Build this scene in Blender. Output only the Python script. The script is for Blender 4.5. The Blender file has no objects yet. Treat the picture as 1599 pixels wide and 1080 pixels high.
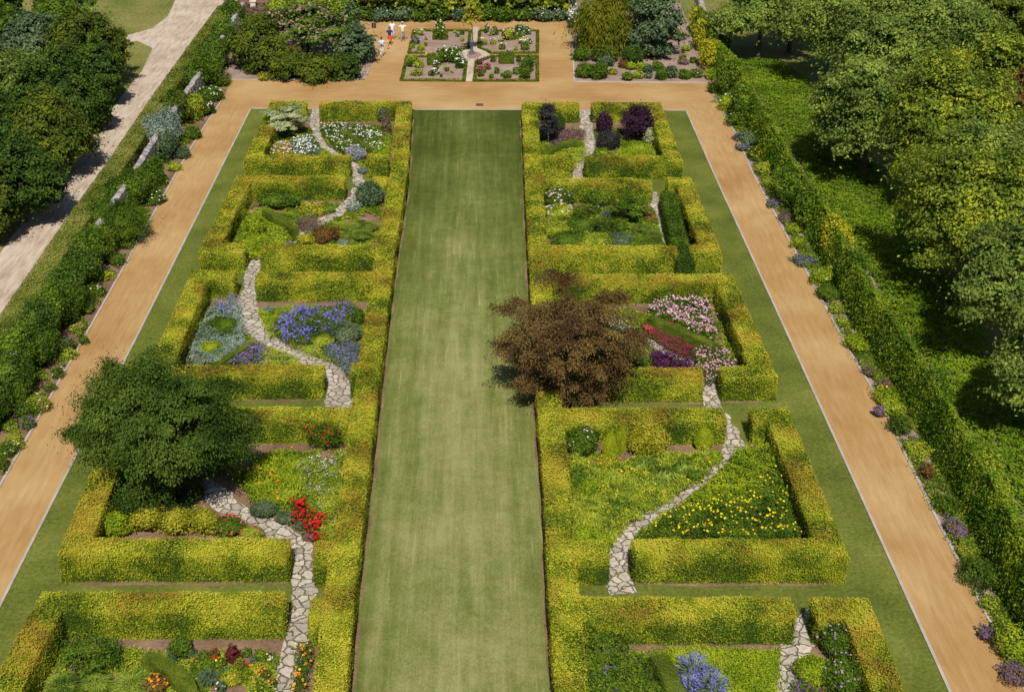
import bpy, math, random
import numpy as np
R = math.radians
S = bpy.context.scene
COL = S.collection

# ------------------------------------------------------------------ camera
CH = 31.5                      # camera height over the garden
FP = 2000.0                    # focal length in photo pixels
HZ = -537.0                    # horizon row of the photo
TH = math.atan((540 - HZ) / FP)
CT, TT = math.cos(TH), math.tan(TH)
AA = FP / CT ** 2
cam = bpy.data.cameras.new('camera'); camo = bpy.data.objects.new('camera', cam); COL.objects.link(camo)
camo.location = (0, 0, CH); camo.rotation_euler = (R(90) - TH, 0, 0)
cam.sensor_width = 36; cam.lens = FP / 1599 * 36; cam.shift_x = 49.5 / 1599
cam.clip_end = 3000
S.camera = camo
# ------------------------------------------------------------------ light
SUN_EL = R(52)
w = bpy.data.worlds.new('World'); S.world = w; w.use_nodes = True
nt = w.node_tree; bg = nt.nodes['Background']
sky = nt.nodes.new('ShaderNodeTexSky'); sky.sky_type = 'NISHITA'; sky.sun_disc = False
sky.sun_elevation = SUN_EL; sky.sun_rotation = R(181.5)
nt.links.new(sky.outputs[0], bg.inputs[0]); bg.inputs[1].default_value = 0.064
sl = bpy.data.lights.new('sun', 'SUN'); sl.energy = 4.9; sl.angle = R(0.5); sl.color = (1, .94, .82)
so = bpy.data.objects.new('sun', sl); COL.objects.link(so)
so.rotation_euler = (R(90) - SUN_EL, 0, R(1.5)); so.location = (0, -20, 60)
S.view_settings.view_transform = 'Standard'; S.view_settings.look = 'None'
S.view_settings.exposure = 0; S.view_settings.gamma = 1
S.cycles.max_bounces = 5; S.cycles.transparent_max_bounces = 4

rng = np.random.default_rng(7)
def P(px, py, z=0.0):
    Y = py - HZ
    return np.array([(CH - z) * (px - 750) / (Y * CT), (CH - z) * (AA / Y - TT), z])
def sc(py, z=0.0): return (CH - z) / ((py - HZ) * CT)      # metres per photo pixel

# ------------------------------------------------------------------ tags
def tag(o, label=None, cat=None, group=None, kind=None):
    if label: o['label'] = label
    if cat: o['category'] = cat
    if group: o['group'] = group
    if kind: o['kind'] = kind
    return o
ORD = ['first','second','third','fourth','fifth','sixth','seventh','eighth','ninth','tenth','eleventh','twelfth','thirteenth','fourteenth','fifteenth','sixteenth','seventeenth','eighteenth','nineteenth','twentieth','twenty-first','twenty-second','twenty-third','twenty-fourth','twenty-fifth','twenty-sixth','twenty-seventh','twenty-eighth','twenty-ninth','thirtieth']

# ------------------------------------------------------------------ materials
MATS = {}
def ramp(nt, stops):
    r = nt.nodes.new('ShaderNodeValToRGB'); e = r.color_ramp.elements
    while len(e) < len(stops): e.new(0.5)
    for k, (p, c) in enumerate(stops):
        e[k].position = p; e[k].color = (*c, 1)
    return r
def noise(nt, scale, detail=3, vec=None, rough=.55):
    n = nt.nodes.new('ShaderNodeTexNoise'); n.inputs['Scale'].default_value = scale
    n.inputs['Detail'].default_value = detail; n.inputs['Roughness'].default_value = rough
    if vec is not None: nt.links.new(vec, n.inputs['Vector'])
    return n
def math_(nt, op, a, b, clamp=False):
    m = nt.nodes.new('ShaderNodeMath'); m.operation = op; m.use_clamp = clamp
    for i, v in enumerate((a, b)):
        if isinstance(v, (int, float)): m.inputs[i].default_value = v
        else: nt.links.new(v, m.inputs[i])
    return m.outputs[0]
def mixc(nt, f, a, b, mode='MIX'):
    m = nt.nodes.new('ShaderNodeMix'); m.data_type = 'RGBA'; m.blend_type = mode
    for i, v in ((0, f), (6, a), (7, b)):
        if isinstance(v, (int, float)): m.inputs[i].default_value = v
        elif isinstance(v, tuple): m.inputs[i].default_value = (*v, 1)
        else: nt.links.new(v, m.inputs[i])
    return m.outputs[2]
def newmat(name):
    m = bpy.data.materials.new(name); m.use_nodes = True; MATS[name] = m
    b = m.node_tree.nodes['Principled BSDF']; b.inputs['Roughness'].default_value = .8
    b.inputs['Specular IOR Level'].default_value = .25
    return m, m.node_tree, b
def scalevec(nt, v):
    g = nt.nodes.new('ShaderNodeNewGeometry'); mp = nt.nodes.new('ShaderNodeMapping')
    mp.inputs['Scale'].default_value = v; nt.links.new(g.outputs['Position'], mp.inputs[0]); return mp.outputs[0]
def leafmat(name, cols, patch=.5, trans=.25, rough=.7, spec=.10, hedge=False):
    """leaf colours vary by leaf (tint) and by patch of the plant"""
    m, nt, b = newmat(name)
    at = nt.nodes.new('ShaderNodeAttribute'); at.attribute_name = 'tint'
    g = nt.nodes.new('ShaderNodeNewGeometry')
    n = noise(nt, patch, 2, g.outputs['Position'])
    a = math_(nt, 'MULTIPLY', at.outputs['Fac'], .62 if hedge else .7)
    c = math_(nt, 'SUBTRACT', n.outputs['Fac'], .5)
    c = math_(nt, 'MULTIPLY', c, 2.0 if hedge else 1.3)
    f = math_(nt, 'ADD', a, c); f = math_(nt, 'ADD', f, .26 if hedge else .18)
    sep = None
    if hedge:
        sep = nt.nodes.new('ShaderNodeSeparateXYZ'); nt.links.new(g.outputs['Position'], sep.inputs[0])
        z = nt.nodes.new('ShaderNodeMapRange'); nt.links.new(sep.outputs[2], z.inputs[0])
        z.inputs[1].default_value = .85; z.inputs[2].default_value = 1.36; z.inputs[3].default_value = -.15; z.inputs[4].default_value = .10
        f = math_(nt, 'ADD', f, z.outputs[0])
    k = len(cols); r = ramp(nt, [(.1 + .8 * i / (k - 1), c_) for i, c_ in enumerate(cols)])
    nt.links.new(f, r.inputs[0]); colr = r.outputs[0]
    if hedge:
        n2 = noise(nt, .42, 3, scalevec(nt, (1, 1.0, .3)))
        mr = nt.nodes.new('ShaderNodeMapRange'); nt.links.new(n2.outputs['Fac'], mr.inputs[0])
        mr.inputs[1].default_value = .46; mr.inputs[2].default_value = .66; mr.inputs[3].default_value = 0; mr.inputs[4].default_value = .75
        z2 = nt.nodes.new('ShaderNodeMapRange'); nt.links.new(sep.outputs[2], z2.inputs[0])
        z2.inputs[1].default_value = .8; z2.inputs[2].default_value = 1.4
        f2 = math_(nt, 'MULTIPLY', mr.outputs[0], z2.outputs[0]); f2 = math_(nt, 'MULTIPLY', f2, at.outputs['Fac'])
        f2 = math_(nt, 'MULTIPLY', f2, 1.4, True)
        colr = mixc(nt, f2, colr, (.36, .15, .035))
    nt.links.new(colr, b.inputs['Base Color']); b.inputs['Roughness'].default_value = rough
    b.inputs['Specular IOR Level'].default_value = spec
    if trans:
        t = nt.nodes.new('ShaderNodeBsdfTranslucent'); nt.links.new(colr, t.inputs[0])
        ms = nt.nodes.new('ShaderNodeMixShader'); ms.inputs[0].default_value = trans
        nt.links.new(b.outputs[0], ms.inputs[1]); nt.links.new(t.outputs[0], ms.inputs[2])
        nt.links.new(ms.outputs[0], nt.nodes['Material Output'].inputs[0])
    return m
def plain(name, col, rough=.7, var=.25, scale=6):
    m, nt, b = newmat(name)
    n = noise(nt, scale, 3, scalevec(nt, (1, 1, 1)))
    r = ramp(nt, [(.25, tuple(x * (1 - var) for x in col)), (.75, tuple(min(1, x * (1 + var)) for x in col))])
    nt.links.new(n.outputs[0], r.inputs[0]); nt.links.new(r.outputs[0], b.inputs['Base Color'])
    b.inputs['Roughness'].default_value = rough
    return m
def bump(nt, b, h, dist, strength=.6):
    bp = nt.nodes.new('ShaderNodeBump'); bp.inputs['Distance'].default_value = dist; bp.inputs['Strength'].default_value = strength
    nt.links.new(h, bp.inputs['Height']); nt.links.new(bp.outputs[0], b.inputs['Normal'])

def ground_mat(name, cols, s1, s2, aniso=(1, 1, 1), mix=.5, bd=.02):
    m, nt, b = newmat(name)
    n1 = noise(nt, s1, 4, scalevec(nt, (1, 1, 1))); n2 = noise(nt, s2, 4, scalevec(nt, aniso), .7)
    f = math_(nt, 'MULTIPLY', n1.outputs[0], 1 - mix); f = math_(nt, 'ADD', f, math_(nt, 'MULTIPLY', n2.outputs[0], mix))
    k = len(cols); r = ramp(nt, [(.34 + .32 * i / (k - 1), c) for i, c in enumerate(cols)])
    nt.links.new(f, r.inputs[0]); nt.links.new(r.outputs[0], b.inputs['Base Color']); b.inputs['Roughness'].default_value = .92
    b.inputs['Specular IOR Level'].default_value = .12
    bump(nt, b, n2.outputs[0], bd)
    return m, nt, b, r

ground_mat('grass_rough', [(.06, .085, .016), (.12, .15, .03), (.22, .20, .06), (.30, .25, .11)], .18, 3.5)
ground_mat('grass_strip', [(.055, .076, .012), (.118, .142, .024), (.20, .21, .045)], .35, 7, mix=.55)
# mown lawn: long brush streaks along its length, drier towards the middle
m, nt, b = newmat('lawn')
v = scalevec(nt, (1, .055, 1)); st = noise(nt, 2.2, 4, v, .65)
v2 = scalevec(nt, (1, 1, 1)); pt = noise(nt, .22, 4, v2, .6); fine = noise(nt, 14, 5, scalevec(nt, (1, .7, 1)), .8); mid = noise(nt, 1.3, 4, v2, .7)
g = nt.nodes.new('ShaderNodeNewGeometry'); sx = nt.nodes.new('ShaderNodeSeparateXYZ'); nt.links.new(g.outputs['Position'], sx.inputs[0])
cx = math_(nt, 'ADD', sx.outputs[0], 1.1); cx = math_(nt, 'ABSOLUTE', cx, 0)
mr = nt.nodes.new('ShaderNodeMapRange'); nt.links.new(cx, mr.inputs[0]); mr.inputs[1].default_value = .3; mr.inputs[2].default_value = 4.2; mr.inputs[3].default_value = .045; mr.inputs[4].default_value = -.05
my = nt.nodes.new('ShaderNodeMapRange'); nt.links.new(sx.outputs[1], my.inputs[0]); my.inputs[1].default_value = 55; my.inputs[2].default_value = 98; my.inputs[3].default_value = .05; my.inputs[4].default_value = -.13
f = math_(nt, 'MULTIPLY', st.outputs[0], .26); f = math_(nt, 'ADD', f, math_(nt, 'MULTIPLY', pt.outputs[0], .22))
f = math_(nt, 'ADD', f, math_(nt, 'MULTIPLY', fine.outputs[0], .36)); f = math_(nt, 'ADD', f, math_(nt, 'MULTIPLY', mid.outputs[0], .16))
sn = math_(nt, 'MULTIPLY', math_(nt, 'SINE', math_(nt, 'ADD', math_(nt, 'MULTIPLY', sx.outputs[0], 5.2), math_(nt, 'MULTIPLY', pt.outputs[0], 5.0)), 0), .009)
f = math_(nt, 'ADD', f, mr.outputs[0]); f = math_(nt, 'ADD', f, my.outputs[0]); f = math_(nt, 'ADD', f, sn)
th = noise(nt, 5.5, 3, scalevec(nt, (1, .045, 1)), .6); tm = nt.nodes.new('ShaderNodeMapRange'); nt.links.new(th.outputs[0], tm.inputs[0]); tm.inputs[1].default_value = .60; tm.inputs[2].default_value = .74; tm.inputs[3].default_value = 0; tm.inputs[4].default_value = .09
f = math_(nt, 'ADD', f, tm.outputs[0])
r = ramp(nt, [(.34, (.052, .072, .011)), (.44, (.100, .126, .025)), (.53, (.165, .184, .050)), (.65, (.29, .285, .12))])
nt.links.new(f, r.inputs[0]); nt.links.new(r.outputs[0], b.inputs['Base Color']); b.inputs['Roughness'].default_value = .95
b.inputs['Specular IOR Level'].default_value = .1
bump(nt, b, fine.outputs[0], .03)
# sand: tyre tracks drawn out along the walks
def sandmat(name, an):
    m, nt, b = newmat(name)
    n1 = noise(nt, 3.2, 5, scalevec(nt, an), .65); n2 = noise(nt, .16, 3, scalevec(nt, (1, 1, 1))); n3 = noise(nt, 22, 4, scalevec(nt, (1, 1, 1)), .8)
    f = math_(nt, 'MULTIPLY', n1.outputs[0], .28); f = math_(nt, 'ADD', f, math_(nt, 'MULTIPLY', n2.outputs[0], .44)); f = math_(nt, 'ADD', f, math_(nt, 'MULTIPLY', n3.outputs[0], .28))
    r = ramp(nt, [(.38, (.32, .175, .066)), (.48, (.395, .238, .098)), (.57, (.46, .300, .140)), (.66, (.54, .375, .21))])
    nt.links.new(f, r.inputs[0]); nt.links.new(r.outputs[0], b.inputs['Base Color']); b.inputs['Roughness'].default_value = .95
    b.inputs['Specular IOR Level'].default_value = .1
    bump(nt, b, n3.outputs[0], .02, .5)
sandmat('sand_left', (1.3, .16, 1)); sandmat('sand_far', (.16, 1.3, 1))
ground_mat('gravel', [(.30, .22, .16), (.42, .33, .255), (.52, .43, .35), (.60, .52, .45)], .3, 2.2, (1.6, .22, 1), .6)
ground_mat('soil', [(.11, .065, .04), (.21, .13, .085), (.32, .21, .15)], .6, 9, mix=.5, bd=.05)
ground_mat('mulch', [(.19, .12, .09), (.31, .22, .18), (.44, .34, .29)], .6, 14, mix=.6, bd=.05)
ground_mat('turf_gap', [(.03, .05, .01), (.07, .10, .02), (.12, .13, .04)], 1, 8)
plain('kerb_stone', (.42, .37, .33), .85, .2, 1.2)
plain('wall_stone', (.42, .39, .38), .9, .45, 2.5)
plain('rock', (.42, .40, .38), .9, .35, 3)
plain('bark', (.09, .065, .05), .9, .4, 4)
plain('pale_bark', (.38, .35, .30), .9, .3, 4)
plain('wood_grey', (.30, .26, .22), .8, .3, 5)
plain('dark_metal', (.04, .035, .035), .5, .2, 5)
plain('grate_metal', (.10, .07, .055), .5, .2, 5)
plain('lead', (.10, .11, .16), .5, .3, 6)
plain('plaster', (.62, .55, .45), .8, .15, 3)
# flagstones with grass joints
m, nt, b = newmat('flagstone')
v = scalevec(nt, (1, 1, 1)); wn = noise(nt, 2.5, 2, v)
ad = nt.nodes.new('ShaderNodeVectorMath'); ad.operation = 'MULTIPLY_ADD'; nt.links.new(wn.outputs[1], ad.inputs[0]); ad.inputs[1].default_value = (.45, .45, 0); nt.links.new(v, ad.inputs[2])
ve = nt.nodes.new('ShaderNodeTexVoronoi'); ve.feature = 'DISTANCE_TO_EDGE'; ve.voronoi_dimensions = '2D'; ve.inputs['Scale'].default_value = 2.35; nt.links.new(ad.outputs[0], ve.inputs['Vector'])
vc = nt.nodes.new('ShaderNodeTexVoronoi'); vc.voronoi_dimensions = '2D'; vc.inputs['Scale'].default_value = 2.35; nt.links.new(ad.outputs[0], vc.inputs['Vector'])
fn = noise(nt, 7, 4, v, .7)
rs = ramp(nt, [(.3, (.31, .265, .21)), (.5, (.49, .43, .365)), (.7, (.61, .55, .48))]); nt.links.new(fn.outputs[0], rs.inputs[0])
sepc = nt.nodes.new('ShaderNodeSeparateColor'); nt.links.new(vc.outputs['Color'], sepc.inputs[0])
br = nt.nodes.new('ShaderNodeMapRange'); nt.links.new(sepc.outputs[0], br.inputs[0]); br.inputs[3].default_value = .68; br.inputs[4].default_value = 1.12
hs = nt.nodes.new('ShaderNodeHueSaturation'); nt.links.new(rs.outputs[0], hs.inputs['Color']); nt.links.new(br.outputs[0], hs.inputs['Value'])
jn = noise(nt, 9, 3, v); rj = ramp(nt, [(.35, (.055, .06, .018)), (.55, (.14, .13, .05)), (.7, (.26, .21, .14))]); nt.links.new(jn.outputs[0], rj.inputs[0])
mw = nt.nodes.new('ShaderNodeMapRange'); nt.links.new(ve.outputs['Distance'], mw.inputs[0]); mw.inputs[1].default_value = .015; mw.inputs[2].default_value = .085
nt.links.new(mixc(nt, mw.outputs[0], rj.outputs[0], hs.outputs[0]), b.inputs['Base Color']); b.inputs['Roughness'].default_value = .9
bump(nt, b, mw.outputs[0], .04, 1)

LM = {
 'hedge':    ([(.055,.095,.010),(.130,.185,.012),(.245,.290,.016),(.39,.405,.028),(.53,.48,.05)], .55),
 'box':      ([(0.075,0.1125,0.01),(0.15,0.2,0.015),(0.25,0.2875,0.022)], .8),
 'boxlow':   ([(.09,.14,.015),(.19,.25,.025),(.30,.35,.04)], .9),
 'roadhedge':([(0.07524,0.1089,0.01296),(0.1642,0.2162,0.0216),(0.2873,0.3043,0.0486),(0.4104,0.4004,0.1296)], .35),
 'green':    ([(0.02592,0.05692,0.00792),(0.0648,0.1265,0.01188),(0.1224,0.2087,0.01782),(0.2016,0.2909,0.0297)], .8),
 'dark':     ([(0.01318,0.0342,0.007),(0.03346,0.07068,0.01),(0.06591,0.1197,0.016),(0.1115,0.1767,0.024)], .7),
 'lime':     ([(0.0966,0.1745,0.0099),(0.207,0.3087,0.01386),(0.345,0.4429,0.02178),(0.483,0.5368,0.0396)], .9),
 'gold':     ([(0.115,0.144,0.011),(0.2645,0.276,0.0165),(0.437,0.42,0.033),(0.598,0.528,0.066)], .9),
 'silver':   ([(.09,.14,.10),(.18,.26,.20),(.30,.39,.32),(.44,.52,.45)], .8),
 'bluegreen':([(0.0286,0.0575,0.0252),(0.065,0.1092,0.0495),(0.117,0.1725,0.081),(0.195,0.253,0.126)], .7),
 'variegated':([(.19,.25,.09),(.34,.40,.17),(.50,.54,.29),(.66,.68,.44)], 1.2),
 'bronze':   ([(.055,.033,.014),(.14,.082,.030),(.23,.145,.052),(.30,.235,.08)], .6),
 'plum':     ([(.008,.004,.009),(.025,.010,.024),(.050,.020,.042),(.09,.045,.07)], .9),
 'smoky':    ([(.020,.022,.022),(.05,.05,.05),(.085,.085,.08)], .9),
 'pine':     ([(0.02244,0.04481,0.0072),(0.0561,0.09069,0.0099),(0.102,0.144,0.0144),(0.1836,0.2027,0.0198)], .5),
 'weep':     ([(.05,.07,.006),(.12,.15,.01),(.21,.22,.016),(.28,.27,.03)], .9),
 'treeR':    ([(0.0649,0.1111,0.02079),(0.1363,0.21,0.0395),(0.2337,0.3184,0.06237),(0.4024,0.4877,0.08316)], .35),
 'treeY':    ([(0.06123,0.1016,0.01196),(0.1336,0.197,0.02391),(0.2337,0.3049,0.03478),(0.501,0.5336,0.04347)], .45),
 'robinia':  ([(0.0244,0.0549,0.00732),(0.05856,0.1122,0.01464),(0.1074,0.1769,0.0244),(0.1769,0.244,0.0366)], .45),
 'bank':     ([(.045,.105,.005),(.10,.20,.008),(.18,.30,.013),(.30,.40,.025)], .3),
 'goldcon':([(.17,.23,.010),(.33,.39,.016),(.47,.50,.03)], .8),
 'hedgewild':([(.030,.080,.006),(.080,.160,.010),(.165,.255,.016),(.33,.38,.03)], .5),
 'ivy':      ([(0.02203,0.05692,0.009),(0.05508,0.1202,0.0144),(0.1224,0.215,0.0252),(0.2326,0.3289,0.045)], .6),
 'ivyR':     ([(0.0288,0.0726,0.00864),(0.0672,0.1392,0.01296),(0.1344,0.2299,0.01944),(0.288,0.3872,0.0324)], .45),
 'goldivy':  ([(.20,.22,.01),(.38,.38,.02),(.55,.52,.03),(.68,.62,.06)], .8),
 'twig':     ([(.12,.075,.05),(.22,.15,.10),(.30,.23,.17)], .9),
 'rustleaf': ([(.05,.03,.012),(.14,.06,.022),(.25,.12,.04),(.20,.20,.04)], .7),
 'herb':     ([(0.1053,0.1582,0.01544),(0.2317,0.3164,0.02831),(0.3791,0.4639,0.03861),(0.5897,0.5904,0.06435)], 1.0),
 'grassblade':([(0.0648,0.1294,0.01814),(0.1404,0.231,0.02851),(0.2592,0.3511,0.04536),(0.432,0.499,0.07776)], 1.0),
 'redleaf':  ([(.06,.01,.01),(.12,.02,.02),(.20,.05,.04)], 1.0),
}
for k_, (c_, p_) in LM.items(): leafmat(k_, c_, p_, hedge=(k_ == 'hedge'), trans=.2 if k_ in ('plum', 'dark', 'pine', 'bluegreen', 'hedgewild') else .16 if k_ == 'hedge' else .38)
FL = {'white': (.85,.85,.83), 'pink': (.72,.38,.55), 'palepink': (.82,.62,.68), 'magenta': (.30,.025,.12), 'red': (.62,.012,.018), 'blue': (.22,.20,.62),
      'lavender': (.22,.15,.36), 'yellow': (.85,.68,.02), 'orange': (.88,.34,.02), 'coral': (.75,.12,.14), 'purple': (.25,.06,.42), 'cream': (.72,.66,.56), 'plumspike': (.13,.03,.12), 'dusk': (.45,.36,.55), 'hotpink':(.75,.05,.30), 'viburnum':(.36,.27,.20)}
for k_, c_ in FL.items():
    leafmat('fl_' + k_, [tuple(x * .55 for x in c_), c_, tuple(min(1, x * 1.25) for x in c_)], 1.5, trans=.2)

# ------------------------------------------------------------------ mesh collecting
class MB:
    def __init__(s): s.V = []; s.F = []; s.T = []; s.n = 0
    def add(s, V, F, T):
        V = np.asarray(V, float).reshape(-1, 3); F = np.asarray(F, int).reshape(-1, 4)
        s.V.append(V); s.F.append(F + s.n); s.T.append(np.broadcast_to(np.asarray(T, float), (len(F),)).copy()); s.n += len(V); return s
    def build(s, name, mat, parent=None, origin=None, smooth=False):
        V = np.concatenate(s.V); F = np.concatenate(s.F); T = np.concatenate(s.T)
        if origin is not None: V = V - np.asarray(origin)
        me = bpy.data.meshes.new(name)
        me.vertices.add(len(V)); me.vertices.foreach_set('co', V.astype(np.float32).ravel())
        me.loops.add(F.size); me.loops.foreach_set('vertex_index', F.astype(np.int32).ravel())
        me.polygons.add(len(F)); me.polygons.foreach_set('loop_start', np.arange(0, F.size, 4, dtype=np.int32))
        me.polygons.foreach_set('loop_total', np.full(len(F), 4, np.int32))
        me.polygons.foreach_set('use_smooth', np.full(len(F), bool(smooth)))
        at = me.attributes.new('tint', 'FLOAT', 'FACE'); at.data.foreach_set('value', T.astype(np.float32))
        me.materials.append(MATS[mat]); me.update(calc_edges=True)
        o = bpy.data.objects.new(name, me); COL.objects.link(o)
        if parent is not None: o.parent = parent
        elif origin is not None: o.location = origin
        return o
def nrm(v): return v / np.maximum(np.linalg.norm(v, axis=-1, keepdims=True), 1e-9)
def leaves(mb, C, N, size, asp=.62, tint=None, fold=.12, axis=None):
    n = len(C)
    if n == 0: return mb
    N = nrm(N); a = nrm(rng.normal(size=(n, 3))) if axis is None else nrm(axis)
    T1 = a - N * (a * N).sum(1, keepdims=True); T1 = nrm(T1); T2 = np.cross(N, T1)
    s = (size * rng.uniform(.7, 1.3, n))[:, None] / 2
    V = np.stack([C - T1 * s, C + T2 * s * asp + N * s * fold * 2, C + T1 * s, C - T2 * s * asp + N * s * fold * 2], 1).reshape(-1, 3)
    F = np.arange(4 * n).reshape(n, 4)
    return mb.add(V, F, rng.random(n) if tint is None else tint)
def grid_faces(a, b, wrap=False):
    i = np.arange(a - 1)[:, None]; j = np.arange(b if wrap else b - 1)[None, :]; j2 = (j + 1) % b
    return np.stack([i * b + j, i * b + j2, (i + 1) * b + j2, (i + 1) * b + j], -1).reshape(-1, 4)
def tube(mb, pts, rads, sides=7, tint=.5):
    pts = np.asarray(pts, float); rads = np.asarray(rads, float); d = nrm(np.gradient(pts, axis=0))
    ref = np.where(np.abs(d[:, 2:3]) > .9, np.array([[1., 0, 0]]), np.array([[0., 0, 1]]))
    u = nrm(np.cross(d, ref)); v = np.cross(d, u); a = np.linspace(0, 2 * np.pi, sides, endpoint=False)
    V = pts[:, None] + rads[:, None, None] * (np.cos(a)[None, :, None] * u[:, None] + np.sin(a)[None, :, None] * v[:, None])
    mb.add(V, grid_faces(len(pts), sides, True), tint)
    return mb
def box(mb, lo, hi, tint=.5, top=1.0):
    lo = np.asarray(lo, float); hi = np.asarray(hi, float); c = (lo + hi) / 2; V = []
    for z, k in ((lo[2], 1), (hi[2], top)):
        for x, y in ((lo[0], lo[1]), (hi[0], lo[1]), (hi[0], hi[1]), (lo[0], hi[1])): V.append((c[0] + (x - c[0]) * k, c[1] + (y - c[1]) * k, z))
    return mb.add(V, [(3, 2, 1, 0), (4, 5, 6, 7), (0, 1, 5, 4), (1, 2, 6, 5), (2, 3, 7, 6), (3, 0, 4, 7)], tint)
def lathe(mb, c, prof, sides=16, tint=.5):
    a = np.linspace(0, 2 * np.pi, sides, endpoint=False); pr = np.asarray(prof, float)
    V = np.stack([c[0] + pr[:, 0:1] * np.cos(a), c[1] + pr[:, 0:1] * np.sin(a), c[2] + np.repeat(pr[:, 1:2], sides, 1)], -1)
    return mb.add(V, grid_faces(len(pr), sides, True), tint)
def ellipsoid(mb, c, r, lump=.08, seg=14, tint=.4, zmin=-1.0):
    th = np.linspace(0, np.arccos(zmin), seg // 2 + 2); ph = np.linspace(0, 2 * np.pi, seg, endpoint=False)
    t, p = np.meshgrid(th, ph, indexing='ij'); k = 1 + lump * np.sin(3 * p + 1.3 * c[0]) * np.sin(2 * t) + lump * rng.normal(size=t.shape) * .5
    k[0] = k[0].mean()
    V = np.stack([c[0] + r[0] * k * np.sin(t) * np.cos(p), c[1] + r[1] * k * np.sin(t) * np.sin(p), c[2] + r[2] * k * np.cos(t)], -1)
    return mb.add(V, grid_faces(len(th), seg, True), tint)
def sphdirs(n, zmin=-1.0):
    z = rng.uniform(zmin, 1, n); p = rng.uniform(0, 2 * np.pi, n); r = np.sqrt(1 - z * z)
    return np.stack([r * np.cos(p), r * np.sin(p), z], 1)
class Lumps:
    def __init__(s, k, amp, width=.35): s.d = sphdirs(k); s.a = amp * rng.uniform(.4, 1, k); s.w = width
    def __call__(s, D):
        g = np.exp((D @ s.d.T - 1) / (s.w ** 2)) * s.a; return 1 + g.max(1) - s.a.mean() * .6
def poly_sheet(name, pts, z, mat, kind='structure', label=None, cat=None):
    me = bpy.data.meshes.new(name); V = [tuple(p[:2]) + (z,) for p in pts]
    me.from_pydata(V, [], [list(range(len(V)))]); me.update()
    # face up
    if me.polygons[0].normal.z < 0: me.flip_normals()
    me.materials.append(MATS[mat]); o = bpy.data.objects.new(name, me); COL.objects.link(o)
    tag(o, label, cat, None, kind); return o
def inpoly(p, poly):
    x, y = p[:, 0], p[:, 1]; r = np.zeros(len(p), bool); n = len(poly)
    for i in range(n):
        x1, y1 = poly[i][:2]; x2, y2 = poly[(i + 1) % n][:2]
        c = ((y1 > y) != (y2 > y)) & (x < (x2 - x1) * (y - y1) / (y2 - y1 + 1e-12) + x1); r ^= c
    return r
def inpoly_pts(n, poly):
    poly = np.array([q[:2] for q in poly]); lo, hi = poly.min(0), poly.max(0); out = np.zeros((0, 2))
    while len(out) < n:
        q = rng.uniform(lo, hi, (n * 2, 2)); out = np.concatenate([out, q[inpoly(q, poly)]])
    return out[:n]
def area(poly):
    q = np.array([p[:2] for p in poly]); x, y = q[:, 0], q[:, 1]; return abs(np.dot(x, np.roll(y, -1)) - np.dot(y, np.roll(x, -1))) / 2
def resample(pts, step):
    pts = np.asarray(pts, float); d = np.linalg.norm(np.diff(pts, axis=0), axis=1); L = np.concatenate([[0], np.cumsum(d)])
    n = max(2, int(L[-1] / step) + 1); t = np.linspace(0, L[-1], n)
    return np.stack([np.interp(t, L, pts[:, k]) for k in range(pts.shape[1])], 1)

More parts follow.
